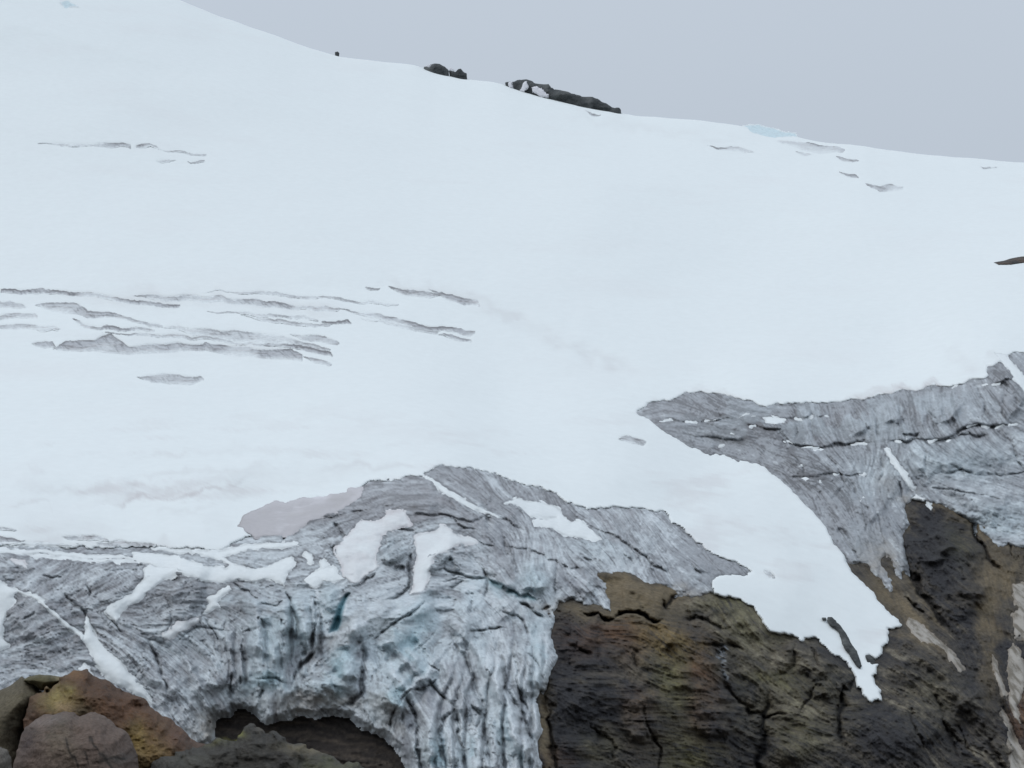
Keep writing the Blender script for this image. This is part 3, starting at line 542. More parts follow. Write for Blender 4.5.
# ------------------------------------------------------------------ rock colours
rk_d = C(.034, .033, .036); rk_m = C(.108, .092, .071); rk_l = C(.26, .23, .175); och = C(.27, .19, .075); olv = C(.18, .165, .08); sm = C(.175, .135, .08); rust = C(.16, .085, .045)
fr = 0.30 * S1 + 0.45 * S2 + .9 * NJ + .5 * NF + .7 * NB
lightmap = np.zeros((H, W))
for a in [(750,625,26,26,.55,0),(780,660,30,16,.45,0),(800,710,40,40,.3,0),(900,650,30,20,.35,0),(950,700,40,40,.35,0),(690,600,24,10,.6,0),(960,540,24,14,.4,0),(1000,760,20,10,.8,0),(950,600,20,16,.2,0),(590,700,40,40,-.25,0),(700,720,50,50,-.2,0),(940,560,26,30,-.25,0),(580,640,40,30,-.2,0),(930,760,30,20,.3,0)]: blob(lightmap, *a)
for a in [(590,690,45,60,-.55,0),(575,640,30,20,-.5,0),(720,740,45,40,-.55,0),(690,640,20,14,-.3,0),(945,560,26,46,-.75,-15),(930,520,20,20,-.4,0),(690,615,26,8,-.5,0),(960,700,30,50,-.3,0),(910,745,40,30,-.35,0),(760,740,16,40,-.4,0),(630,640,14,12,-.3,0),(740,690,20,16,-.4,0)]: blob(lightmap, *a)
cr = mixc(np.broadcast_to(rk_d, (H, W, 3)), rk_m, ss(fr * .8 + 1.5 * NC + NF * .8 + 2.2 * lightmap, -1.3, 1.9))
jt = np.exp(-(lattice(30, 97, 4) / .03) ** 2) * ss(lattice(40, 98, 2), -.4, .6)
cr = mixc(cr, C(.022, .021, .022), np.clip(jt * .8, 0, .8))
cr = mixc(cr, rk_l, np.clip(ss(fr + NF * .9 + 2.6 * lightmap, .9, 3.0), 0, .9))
def tint(c, lst, col, k=1.0, n=1.0):
    t = np.zeros((H, W))
    for a in lst: blob(t, *a)
    return mixc(c, col, np.clip(t * (.65 + n * .55 * NF + n * .2 * S1) * k, 0, .9))
cr = tint(cr, [(668,645,30,16,1.0,20),(700,640,12,6,.5,0),(650,630,20,8,.6,0)], och)
cr = tint(cr, [(672,680,18,34,.95,-10),(690,755,22,22,.9,0),(750,625,30,30,.6,0),(720,600,30,12,.5,0),(800,700,50,40,.3,0),(770,680,24,8,.6,0),(640,612,30,8,.3,0),(960,545,20,16,.3,0),(600,750,20,16,.3,0),(800,740,25,20,.35,0),(930,700,30,30,.2,0)], olv)
cr = tint(cr, [(640,600,38,18,1.5,0),(612,582,22,12,1.5,0),(580,612,30,8,.8,0),(670,590,16,10,1.0,0),(905,615,10,34,.9,-38),(878,585,20,20,.7,0),(545,735,6,60,1.2,0),(1000,570,24,30,.9,0),(990,650,8,60,.9,0),(930,635,30,12,.5,45),(975,520,25,8,.8,30),(903,540,3,30,1.2,0)], sm, 1.0, .35)
cr = tint(cr, [(610,640,60,18,.45,0),(700,690,20,50,.35,0),(615,630,30,8,.4,0),(700,670,10,20,.5,0),(640,700,20,20,.3,0),(555,760,16,12,.4,0),(1024,720,12,30,.9,0)], rust)
tb = np.zeros((H, W))
for p, w in [([(901,508),(900,530),(903,558),(915,590),(938,618),(958,640)],4),([(915,498),(950,506),(975,522),(992,548)],4),([(985,560),(990,600),(985,640)],8),([(1008,560),(1006,600)],5),([(885,575),(905,610),(935,645),(950,665)],6),([(543,640),(541,700),(546,775)],4),([(600,580),(640,592),(668,596)],8)]: stroke(tb, p, w, 1.0, 2.5)
cr = mixc(cr, C(.20, .155, .095), np.clip(tb * (.55 + .35 * S1 * .5 + .4 * NF), 0, .8))
cr = mixc(cr, C(.02, .02, .022), np.clip(ss(rc, 1.5, 5) * .75, 0, .75))
pale = np.zeros((H, W)); stroke(pale, [(721,640),(724,660),(728,680)], 2.5, .8, 2); blob(pale, 640, 610, 4, 2, .0)
cr = mixc(cr, C(.32, .35, .38), np.clip(pale * (.6 + .8 * S1), 0, .8))
kp = (s_rk > -25)[jj]
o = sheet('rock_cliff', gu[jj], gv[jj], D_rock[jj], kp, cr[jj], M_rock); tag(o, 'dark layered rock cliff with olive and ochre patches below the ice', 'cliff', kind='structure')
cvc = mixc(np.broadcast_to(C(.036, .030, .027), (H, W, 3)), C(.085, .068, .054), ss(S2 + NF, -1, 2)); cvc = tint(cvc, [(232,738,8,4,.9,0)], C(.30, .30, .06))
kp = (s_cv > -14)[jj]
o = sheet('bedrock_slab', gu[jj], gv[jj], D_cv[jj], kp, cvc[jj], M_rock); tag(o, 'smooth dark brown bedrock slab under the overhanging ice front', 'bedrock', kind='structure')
print('ice+rock', round(time.time() - T0, 1))

# ------------------------------------------------------------------ snow sheet incl. crest and far side
st = 1.6
uu = np.arange(-196, 1236, st); tt = np.concatenate([[0, .15, .4, .8, 1.3], np.arange(2, 860, st)])
Tg, Ug = np.meshgrid(tt, uu, indexing='ij'); Vg = skyline(Ug) + Tg + 0.6 * samp(lattice(60, 77, 3), Ug, 0 * Ug) * np.exp(-Tg / 20)
Tb = tt[5:60:4][::-1]
ub = np.broadcast_to(uu, (len(Tb), len(uu))); vb = skyline(ub) + np.array(Tb)[:, None] * 1.0
def samp_snow(U, V): return samp(D_snow, U, V)
crs = 110 * (1 - np.sqrt(np.clip(Tg / 70, 0, 1)))
Dg = samp(D_snow - crest, Ug, Vg) + crs
Db = samp(D_snow - crest, uu, skyline(uu))[None, :] + 110 + 25 * np.sqrt(np.array(Tb))[:, None]
Ua = np.vstack([ub, Ug]); Va = np.vstack([vb + (Vg[0] - skyline(uu))[None], Vg]); Da = np.vstack([Db, Dg])
sa = samp(s_snow, Ua, Va)
dust = np.zeros((H, W))
for p, w, a in [([(80,505),(150,492),(220,478),(300,472)],5,.35),([(0,480),(60,490),(140,488)],5,.2),([(90,508),(120,502),(150,500),(200,492),(240,484)],2.0,.55),([(0,505),(40,500),(60,505)],2,.3),([(130,480),(200,470),(300,466)],2.5,.3),([(150,515),(220,508)],2.5,.3),([(20,470),(50,475)],3,.3),([(200,500),(280,482),(380,470)],6,.15),([(100,462),(200,450),(330,452)],4,.12),([(830,401),(860,396),(890,390),(930,387),(985,380)],2.6,.8),([(840,397),(880,387),(930,382),(980,379)],1.6,.4),
 ([(490,310),(560,340),(640,378)],6,.16),([(370,280),(470,300),(520,320)],5,.15),([(940,345),(985,370)],10,.15),([(0,300),(200,300),(400,318)],10,.18),([(40,335),(200,340),(320,350)],10,.2),([(0,545),(100,545),(200,548)],5,.4),([(640,412),(700,388),(760,402)],3,.3),
 ([(990,350),(1000,362)],6,.35),([(300,470),(420,466)],3,.2),([(0,530),(120,530)],10,.15),([(200,520),(235,530)],8,.15),([(560,110),(650,130),(750,140)],5,.1)]: stroke(dust, p, w, a, 3)
dn = samp(dust, Ua, Va) * (0.75 + 0.5 * samp(NS2, Ua, Va))
sc = np.broadcast_to(C(.84, .875, .87), Ua.shape + (3,))
PSn = P3(Ua, Va, Da); st1 = fbm(PSn[::2, ::2] * np.array([1, .25, 3.0]), 26, 5, 905, .6); st1 = np.repeat(np.repeat(st1, 2, 0), 2, 1)[:Ua.shape[0], :Ua.shape[1]]
low = ss(Va, 380, 480) * ss(Va, 0, 1)
sc = mixc(sc, C(.62, .57, .57), np.clip(ss(st1, .08, .5) * (.02 + .26 * low), 0, .5))
sc = mixc(sc, C(.50, .45, .45), np.clip(dn * (.55 + .9 * ss(st1, -.3, .4)), 0, .8))
o = sheet('snow_slope', Ua, Va, Da, sa > -12, sc, M_snow); tag(o, 'wide smooth snow slope of the glacier rising to the skyline', 'snow slope', kind='structure')
print('snow', round(time.time() - T0, 1))

# ------------------------------------------------------------------ small patches resting on the terrain
def localgrid(poly, res, pad=4):
    a = np.array(poly, float)
    V, U = np.mgrid[a[:, 1].min() - pad:a[:, 1].max() + pad:res, a[:, 0].min() - pad:a[:, 0].max() + pad:res]
    return U, V
refmin = blur(D_front, 1) - .25
ref = {1: blur(D_front, 1), 2: blur(D_front, 2), 3: blur(D_front, 3), 5: blur(D_front, 5)}
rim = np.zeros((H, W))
def patch(name, poly, label, cat, group, h=1.0, w=3.0, warp=1.0, res=1.0, r=3, col=None, mat=None, rough=0.12, sink=2.5, colf=None, drel=None):
    if cat == 'snow patch':
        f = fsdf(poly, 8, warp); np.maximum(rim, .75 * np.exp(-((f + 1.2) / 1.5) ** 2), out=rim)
    U, V = localgrid(poly, res, sink + 3)
    s = sdf(poly, U, V, warp) + .45 * fbm(P3(U, V, 700 + 0 * U), 1.1, 3, 481)
    D = samp(ref[r], U, V) - .55 * h * (np.tanh(s / w / 1.3) + .2)
    p = P3(U, V, D); nz = fbm(p * np.array([1, .5, 1]), 2.2, 4, 300); D = D + rough * nz * 2; D = np.where(s > 0, np.minimum(D, samp(refmin, U, V) - .3 * ss(s, 0, 1.5)), D)
    if drel is not None: D = D + drel(U, V, s, p)
    c = np.broadcast_to(col if col is not None else C(.81, .84, .84), U.shape + (3,))
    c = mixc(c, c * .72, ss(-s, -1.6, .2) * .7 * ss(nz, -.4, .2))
    if colf is not None: c = colf(U, V, s, p, c)
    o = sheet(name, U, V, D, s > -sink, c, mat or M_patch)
    return tag(o, label, cat, group)
pinkish = C(.70, .66, .68)
def pk(amt):
    return lambda U, V, s, p, c: mixc(c, C(.60, .55, .56), np.clip(amt * (.6 + .9 * fbm(p, 6, 4, 340)) + .25 * ss(-s, -3, 1), 0, .8))
G1 = 'snow patches lying on the lower ice'
for poly, lab, kw in [
 ([(-80,570),(0,581),(12,586),(20,590),(14,597),(15,601),(8,610),(4,625),(4,637),(8,645),(0,649),(-80,660)],'smooth white snow patch cut by the left photo edge',{'h':1.6}),
 ([(18,588),(35,597),(50,609),(60,617),(75,629),(84,637),(82,641),(68,629),(57,620),(45,607),(32,599),(18,591)],'narrow diagonal snow strip joining the left edge patch to the wide gully',{'h':1.2,'w':2}),
 ([(87,616),(91,622),(97,636),(106,648),(118,660),(127,670),(136,682),(148,694),(153,704),(143,701),(128,689),(113,681),(100,669),(92,656),(87,646),(82,640),(85,632),(84,624)],'wide diagonal snow gully running down to the orange rock',{'h':1.8}),
 ([(78,668),(84,664),(90,668),(94,674),(82,672)],'tiny snow scrap on top of the orange rock',{'h':1}),
 ([(105,612),(112,605),(130,595),(142,580),(143,571),(150,568),(165,567),(180,569),(202,574),(200,577.5),(178,575),(168,577),(160,583),(148,593),(140,601),(128,606),(118,615),(117,622),(110,618)],'hooked snow patch in a groove on the left ice',{'h':1.8}),
 ([(132,552),(150,554),(175,556),(200,563),(225,570),(229,566),(215,559),(190,553),(215,551.5),(235,547.5),(270,545),(296,543),(298,546),(285,549),(250,551),(230,553.5),(222,558),(235,565),(255,569),(272,566),(290,558),(294,563),(291,570),(285,578),(285,585),(275,579),(255,582),(240,579),(225,581),(200,578),(180,574),(165,568),(152,568),(140,564),(132,558)],'branching white snow network above the ice front',{'h':1.6,'w':2.5}),
 ([(205,601),(210,596),(222,589),(230,586),(232,589),(222,596),(217,603),(219,607),(210,613),(204,613),(208,605)],'upper small snow patch in the groove below the snow network',{'h':1.4,'w':2}),
 ([(163,632),(170,628),(180,623),(192,618.5),(199.5,618),(198,623.5),(188,630),(178,632.5),(168,639),(163,637)],'lower small snow patch in the groove below the snow network',{'h':1.4,'w':2,'colf':pk(.3)}),
 ([(336,548),(340,543),(347,540),(352,532),(357,524),(363,521),(375,523),(385,518),(397,514.5),(403,514.5),(406,519),(413,522),(414,525.5),(403,526),(396,527),(385,535),(380,538),(379,548),(376,558),(377,566),(370,573),(360,580),(353,584),(348,579),(342,576),(341,565),(337,558)],'large lumpy pinkish snow patch on the ice above the blue crevasse',{'h':2.4,'w':5,'colf':pk(.45),'rough':.5,'warp':1.8}),
 ([(308,576),(315,570),(325,567),(335,570),(346,579),(338,581),(325,581),(315,586),(310,583)],'ragged low snow patch left of the lumpy pinkish one',{'h':1.8,'rough':.4,'warp':1.6}),
 ([(302,556),(306,553),(311,555),(313,561),(307,563)],'small round snow lump left of the lumpy pinkish patch',{'h':1.4}),
 ([(318,562),(324,558),(328,566),(322,570)],'small snow lump just above the ragged low patch',{'h':1.4}),
 ([(415,546),(417,538),(422,534.5),(432,533),(440,528),(447,530),(455,535),(465,539),(476,542),(477,545),(462,544),(450,549),(441,552),(434,557),(431,566),(429,576),(425,586),(422,594),(411,592),(412,580),(414,570),(416,560)],'smooth bent snow patch right of the lumpy pinkish one',{'h':2.0,'w':4,'colf':pk(.25)}),
 ([(424,476),(440,484),(450,491.5),(465,500),(480,507),(501,517),(499,518.5),(478,510),(462,503.5),(447,495),(435,486)],'thin straight snow strip across the upper dark ice',{'h':1.0,'w':1.5,'warp':.5}),
 ([(502,502.5),(515,499.5),(530,501),(545,504),(558,509),(564,516),(572,521.5),(583,520),(588,525),(595,534),(600,540),(590,540.5),(578,536.5),(565,533.5),(550,528.5),(533,525.5),(531,521.5),(545,519.5),(555,517.5),(540,518.5),(528,515.5),(518,508)],'notched white snow patch on the right of the lower ice',{'h':1.8,'w':3}),
 ([(-80,548.5),(20,550),(60,551),(110,555),(137,559),(110,559),(50,554),(-80,552)],'thin horizontal snow strip along the top of the left ice',{'h':1.2,'w':1.5}),
 ([(-80,541),(0,542),(40,542.5),(80,544),(60,545.5),(0,545),(-80,544)],'thin white snow streak just above the top edge of the left ice',{'h':1.0,'w':1.2}),
 ([(30,556),(70,557),(120,560),(150,563),(120,562.5),(70,560),(30,558)],'second thin snow streak below the long one on the left ice',{'h':.9,'w':1.2}),
 ([(150,547),(180,549),(205,553),(180,552),(150,549.5)],'thin snow streak at the top of the ice left of the grey apron',{'h':.9,'w':1.2}),
 ([(10,560),(25,562),(30,570),(20,568)],'faint snow scrap on the left ice',{'h':.6,'w':2,'colf':pk(.4)})]:
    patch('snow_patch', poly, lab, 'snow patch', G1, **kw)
G2 = 'snow strips on the right cliff'
for poly, lab, kw in [
 ([(995,352),(1007,355),(1015,366),(1024,380),(1045,402),(1024,391),(1014,379),(1007,367)],'snow strip between two ice outcrops at the right edge',{'h':1.6,'w':2}),
 ([(884,447),(889,448.5),(898,461),(906,474),(913,486),(916,490),(913,490),(908,487),(900,474),(891,460)],'straight diagonal snow streak down the right ice cliff',{'h':1.2,'w':1.5,'warp':.6}),
 ([(928,506),(930,502),(933,507),(932,510)],'tiny snow scrap at the top of the dark rock dome',{'h':1,'w':1}),
 ([(763,417),(772,416),(783,417.5),(785,422),(776,424),(766,421)],'small white snow patch on the upper ledge of the right cliff',{'h':1.2,'w':1.5})]:
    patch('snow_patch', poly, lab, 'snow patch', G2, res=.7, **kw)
ORD = 'first second third fourth fifth sixth seventh eighth ninth tenth eleventh twelfth thirteenth fourteenth fifteenth sixteenth seventeenth'.split()
for q, (row, nm) in enumerate([([(668,420,9),(690,421,8),(709,419,8),(745,416,7),(755,417,5),(798,419,5),(812,417,4),(826,416,4)],'upper'),
        ([(722,447,4),(733,434,5),(752,428,7),(788,441,8),(806,442,5),(812,447,11),(818,449,7),(860,443.5,10),(898,441,4),(909,438,6),(932,441,6),(950,441,5),(964,433,7),(971,426,6),(985,427,7),(1000,426,8),(1013,425,6)],'middle'),
        ([(806,479,4),(822,481,3),(835,474,3),(863,474,5),(800,466,4),(862,499,3),(996,384,5),(985,385,5),(955,385,4)],'outlying')]):
    for k, (u, v, l) in enumerate(row):
        g = np.random.default_rng(900 + q * 50 + k); a = np.linspace(0, 2 * np.pi, 9)[:-1]
        tl = g.uniform(-1.6, 1.6); poly = [(u + math.cos(t) * l * .72 * g.uniform(.6, 1.2), v + math.sin(t) * g.uniform(.4, 1.3) + math.cos(t) * tl + g.uniform(-.3, .3)) for t in a]
        where = {'upper': 'upper ledge', 'middle': 'middle ledge', 'outlying': 'lower and outer ledges'}[nm]
        patch('snow_scrap', poly, f"{ORD[k]} snow scrap from the left on the {where} of the right ice cliff" if nm != 'outlying' else 'snow scrap %s on the right cliff' % ['at the left foot of the ledges', 'just right of the leftmost low one', 'midway along the low crack', 'at the right end of the low crack', 'highest of the low left ones', 'above the left of the dark dome', 'under the dark notch near the right edge', 'left of the dark notch near the right edge', 'along the top rim of the cliff'][k],
              'snow scrap', 'snow scraps on the ledges of the right ice cliff', h=.9, w=.8, warp=.8, res=.5, r=2, sink=1.2)
# grey dirt-covered snow
patch('snow_patch', [(238,526),(243,515),(258,507),(275,503),(300,499),(325,497),(350,489),(362,489),(352,500),(345,508),(330,514),(318,519),(305,526),(292,536),(280,538),(262,538),(254,540),(247,532)],
      'smooth grey dust-covered snow apron at the top of the lower ice', 'snow patch', None, h=1.8, w=6, warp=1.2, r=5,
      col=C(.52, .50, .51), colf=lambda U, V, s, p, c: mixc(mixc(c, C(.66, .64, .66), ss(fbm(p, 5, 4, 360) + (U + V * 1.2 - 915) / 60, -.1, .5) * .7 * ss(-(U + V * 1.2 - 935), 0, 25) + .55 * ss(-s, -7, -1) * ss(-V, -520, -495)), C(.44, .42, .41), ss(fbm(p, 9, 3, 365), 0, .7) * .5))
G3 = 'pale streaked strips on the right cliff'
def streak(U, V, s, p, c):
    return mixc(mixc(c, C(.15, .13, .10), ss(fbm(p * np.array([2.2, .5, .16]) + p[..., 2:3] * np.array([.8, 0, 0]), 3.0, 5, 9, .65), -.25, .35) * .85), C(.30, .25, .2), ss(-s, -2, 1) * .5)
for poly, lab in [
 ([(908,618),(915,622),(925,627),(940,640),(955,654),(964,668),(961,671),(950,660),(946,652),(935,645),(918,636),(907,626)],'pale diagonal strip of dirty ice beside the dark snow-free rock'),
 ([(1013,586),(1030,583),(1060,585),(1060,642),(1012,638),(1014,610)],'pale streaked ice block at the right edge, uppermost strip'),
 ([(1012,645),(1022,655),(1026,668),(1024,690),(1018,704),(1021,722),(1016,718),(1009,700),(1007,670)],'long pale strip at the right edge below the uppermost block'),
 ([(991,654),(996,660),(1001,680),(1006,694),(1002,696),(995,675)],'thin pale streak left of the long right edge strip'),
 ([(1000,708),(1007,716),(1014,735),(1034,765),(1036,800),(1012,800),(1010,750),(1006,730)],'pale strip in the bottom right corner')]:
    patch('ice_strip', poly, lab, 'ice strip', G3, h=1.6, w=1.5, warp=1.0, r=3, col=C(.40, .37, .33), colf=streak)
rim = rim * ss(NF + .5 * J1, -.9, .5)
ci = mixc(ci, C(.14, .14, .15), np.clip(rim, 0, .75))  # shadow rim of the snow patches painted into the ice colour
# lower and upper glacier ice as two bodies
for nm, sd, lab in (('glacier_ice', s_il, 'lower glacier front of grey and blue folded ice with seracs'), ('glacier_ice', s_ir, 'upper right glacier cliff of grey banded ice above dark rock')):
    kp = (sd > -9)[jj]
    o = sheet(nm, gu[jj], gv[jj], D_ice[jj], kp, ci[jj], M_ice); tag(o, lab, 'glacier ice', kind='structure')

# crevasse walls: dirty ice showing in the gaps of the snow
for poly, lab, tint_ in CV:
    res = .6; U, V = localgrid(poly, res, 3); s = sdf(poly, U, V, 1.0) + .5 * fbm(P3(U, V, 900 + 0 * U), .9, 3, 470)
    g = 1.7 if V.mean() < 500 else 1.0
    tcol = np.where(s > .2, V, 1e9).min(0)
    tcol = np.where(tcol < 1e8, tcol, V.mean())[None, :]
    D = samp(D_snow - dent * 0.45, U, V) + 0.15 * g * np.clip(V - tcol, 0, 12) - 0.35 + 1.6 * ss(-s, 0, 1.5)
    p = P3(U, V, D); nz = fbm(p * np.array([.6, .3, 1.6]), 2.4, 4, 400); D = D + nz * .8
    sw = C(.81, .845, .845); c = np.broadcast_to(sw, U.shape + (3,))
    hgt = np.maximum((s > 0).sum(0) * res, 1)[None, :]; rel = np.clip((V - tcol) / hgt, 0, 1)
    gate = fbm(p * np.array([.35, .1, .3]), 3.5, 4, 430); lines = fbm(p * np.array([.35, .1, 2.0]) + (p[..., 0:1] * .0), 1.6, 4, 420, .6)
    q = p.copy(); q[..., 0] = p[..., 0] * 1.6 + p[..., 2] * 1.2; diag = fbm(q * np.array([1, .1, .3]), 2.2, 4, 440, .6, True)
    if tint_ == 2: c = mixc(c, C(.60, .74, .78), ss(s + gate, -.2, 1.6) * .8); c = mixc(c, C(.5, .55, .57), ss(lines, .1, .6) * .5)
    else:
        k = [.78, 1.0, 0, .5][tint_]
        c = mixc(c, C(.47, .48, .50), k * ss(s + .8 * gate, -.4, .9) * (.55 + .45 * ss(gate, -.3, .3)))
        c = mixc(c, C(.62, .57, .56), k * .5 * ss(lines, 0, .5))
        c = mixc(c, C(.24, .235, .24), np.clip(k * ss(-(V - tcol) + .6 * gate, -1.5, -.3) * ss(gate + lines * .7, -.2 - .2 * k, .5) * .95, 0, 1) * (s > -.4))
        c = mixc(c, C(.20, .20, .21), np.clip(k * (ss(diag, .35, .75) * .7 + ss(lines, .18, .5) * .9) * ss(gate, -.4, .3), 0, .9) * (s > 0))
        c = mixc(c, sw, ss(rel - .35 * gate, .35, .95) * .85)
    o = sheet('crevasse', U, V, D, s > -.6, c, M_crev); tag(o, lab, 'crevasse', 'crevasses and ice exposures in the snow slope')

# ------------------------------------------------------------------ rocks: closed rounded bodies
def rock(name, poly, label, group, D0, thick, warp=1.2, res=1.0, edge=None, rel=1.0, colf=None, bed=(1, .6, 1.8), nsc=2.0, mat=M_rock, slope=0.0, flat=1.0):
    U, V = localgrid(poly, res, 5); s = sdf(poly, U, V, warp)
    m = edge or max(2.0, s.max()); t = np.clip(s / m, 0, 1); prof = np.sqrt(np.clip(1 - (1 - t) ** 2, 0, 1)) ** flat
    d0 = (D0(U, V) if callable(D0) else D0) + slope * (V - V.max())
    mpp = np.mean(d0) / F                                          # metres per px out there
    p = P3(U, V, d0 + 0 * U); q = p * np.array(bed)
    det = (fbm(p, nsc * 3.5 * mpp, 4, 560, .6) * 1.5 + fbm(q, nsc * 6 * mpp, 5, 500, .55) * 3.0 - fbm(q, nsc * 14 * mpp, 4, 520, .5, True) * 3.2 + fbm(q, nsc * 30 * mpp, 3, 540) * 5) * mpp * rel
    Df = d0 - thick * prof + det * np.clip(t * 4, .15, 1); Dk = d0 + thick * .7 * prof + 0 * U
    keep = s > 0
    keep2 = keep.copy(); keep2[1:] |= keep[:-1]; keep2[:-1] |= keep[1:]; keep2[:, 1:] |= keep[:, :-1]; keep2[:, :-1] |= keep[:, 1:]
    rim = keep2 & ~keep
    Df = np.where(rim, d0 + thick * .05, Df); Dk = np.where(rim, Df, Dk)
    gy, gx = np.gradient(s, res); gl = np.hypot(gx, gy) + 1e-6     # pull the rim onto the outline
    k = np.where(rim, -s, 0); U = U + k * gx / gl; V = V + k * gy / gl
    c = colf(U, V, s, p, det / mpp) if colf else np.broadcast_to(C(.09, .08, .07), U.shape + (3,))
    f = grid_faces(keep2); pf = P3(U, V, Df)[keep2]; pb = P3(U, V, Dk)[keep2]; nf = len(pf)
    o = link(name, np.vstack([pf, pb]), np.vstack([f, f[:, ::-1] + nf]), np.clip(np.vstack([c[keep2]] * 2), 0, 1), mat)
    return tag(o, label, 'rock', group)

def rc_dark(U, V, s, p, d):
    c = np.broadcast_to(C(.045, .05, .052), U.shape + (3,)); return mixc(c, C(.11, .115, .115), ss(fbm(p * np.array([1, .3, 1]), 6, 4, 610), -.2, .6))
def snowD(off): return lambda U, V: samp(blur(D_snow, 4), U, np.full_like(U, 0) + np.maximum(V, skyline(U) + 3)) + off
GS = 'dark rocks standing out on the skyline'
def crestD(k):
    def f(U, V):
        u = U; base = samp(D_snow0 - crest, u, skyline(u)); return base + 110 - k + 0 * V
    return f
rock('rock_outcrop', [(423,67),(428,63),(433,61.5),(440,62.5),(446,66),(449,70),(450,85),(436,85),(422,82)], 'small rounded dark rock on the left of the skyline rocks', GS, crestD(9), 8, .6, .5, colf=rc_dark, edge=5)
rock('rock_outcrop', [(449,70),(453,70),(455,72),(458,69),(461,68.5),(464,72),(467,73),(468,88),(452,86)], 'tiny jagged dark rock between the two larger skyline rocks', GS, crestD(9), 6, .5, .5, colf=rc_dark, edge=4)
rock('rock_outcrop', [(507,80),(513,80),(520,78.5),(527,80),(535,84),(547,87),(560,91),(570,93),(580,97),(592,100),(605,103),(612,107),(618,107),(620,110),(621,124),(590,121),(570,118),(548,114),(530,110),(507,98)], 'long dark rock ridge tapering down to the right on the skyline', GS, crestD(10), 9, 1.3, .5, colf=rc_dark, edge=6)
rock('rock_outcrop', [(335,52),(338,51.5),(339.5,53),(339,58),(335,58)], 'single tiny dark rock far left on the skyline', GS, crestD(6), 3, .2, .4, colf=rc_dark, edge=3)
for poly, lab in [([(509,82),(512,80.5),(514,86),(510,87)],'tiny snow scrap at the left end of the long skyline ridge'),([(524,82.5),(527,82),(528,88),(524,93),(520,90)],'narrow snow scrap on the long skyline ridge'),
                  ([(531,88),(536,86.5),(542,89),(549,95),(548,98),(540,97.5),(533,93)],'larger pinkish snow scrap on the long skyline ridge'),([(424,66),(427,63),(430,62),(430,65),(427,67)],'tiny snow scrap on the small rounded skyline rock'),
                  ([(450,66),(454,68),(456,70),(452,71),(449,69)],'tiny snow scrap between the skyline rocks')]:
    U, V = localgrid(poly, .4, 2); s = sdf(poly, U, V, .6) + 1.2 * fbm(P3(U, V, 1450 + 0 * U), 1.2, 3, 33) - .3
    o = sheet('snow_scrap', U, V, crestD(22)(U, V) - 1.5 * np.tanh(s) , s > -.5, np.broadcast_to(C(.74, .73, .76), U.shape + (3,)), M_patch); tag(o, lab, 'snow scrap', 'snow scraps on the skyline rocks')

def rc_fin(U, V, s, p, d):
    c = np.broadcast_to(C(.052, .056, .056), U.shape + (3,)); return mixc(c, C(.12, .125, .12), ss(fbm(p * np.array([1, .3, 1]), 3, 4, 620), -.2, .6))
GF = 'bare rocks sticking out of the snow'
sn4 = blur(D_snow, 3)
near_snow = lambda off: (lambda U, V: samp(sn4, U, V) + off)
rock('rock_fin', [(829,618),(833,617.5),(838,621),(845,631),(851,642),(857,653),(863,664),(861,668.5),(855,664),(849,655),(842,644),(837,633),(831,627),(828,622)], 'long narrow dark rock fin slanting down the snow tongue', GF, near_snow(.5), 2.5, .9, .5, colf=rc_fin, edge=4)
rock('rock', [(822,617.5),(826,617.5),(827,620),(823,620.5)], 'tiny dark stone above the long rock fin', GF, near_snow(0), 1.0, .2, .4, colf=rc_fin)
rock('rock', [(866,655),(870,655),(875,658),(880,657),(882,662),(872,664.5),(867,661)], 'stubby dark rock right of the long fin at the snow edge', GF, near_snow(.3), 2.0, .5, .5, colf=rc_fin)
rock('rock', [(993,262),(1003,260),(1012,258.5),(1024,256),(1045,255),(1045,262),(1030,263),(1010,264.5),(998,264)], 'flat brown rock sliver in the snow at the right edge', GF, near_snow(0), 4, .6, .5, colf=lambda U, V, s, p, d: mixc(np.broadcast_to(C(.10, .075, .06), U.shape + (3,)), C(.05, .05, .05), ss(fbm(p, 5, 3, 5), -.2, .4)), edge=4)

# foreground rocks at the bottom left
def bouldercol(base, lights, seed, sc=2.5, noise=1.0):
    def f(U, V, s, p, d):
        c = np.broadcast_to(base, U.shape + (3,)); n1 = fbm(p, sc, 5, seed, .6); n2 = fbm(p, sc * 4, 4, seed + 9, .55)
        n3 = fbm(p, sc * .35, 4, seed + 5, .65); c = mixc(c, base * .35, ss(n1 + .5 * n3, .0, .6) * .85 * noise); c = mixc(c, base * 1.9, ss(n3 + .3 * n2, .15, .6) * .45 * noise)
        for (u, v, ru, rv, col, a) in lights:
            c = mixc(c, C(*col), np.clip(a * np.exp(-(((U - u + 8 * n2) / ru) ** 2 + ((V - v + 8 * n1) / rv) ** 2)) * (.75 + n1), 0, .92))
        return mixc(c, base * 1.6, ss(-n1 + .3 * n2, .25, .7) * .5 * noise)
    return f
GB = 'rocks at the bottom left in front of the ice'
rock('boulder', [(-90,715),(-40,700),(0,693),(12,683),(22,677),(28,680),(42,689),(46,693),(40,705),(32,718),(26,740),(30,790),(20,880),(-90,880)], 'smooth olive brown rock slab at the left photo edge', GB, 262, 7, 1.2, 1.0, edge=30, rel=.45, mat=M_bld,
     colf=bouldercol(C(.12, .10, .065), [(10,700,30,8,(.20,.17,.11),.6),(20,735,14,20,(.06,.055,.04),.5)], 700, 3.0, .6), bed=(.6, .6, 1.6), slope=-.03)
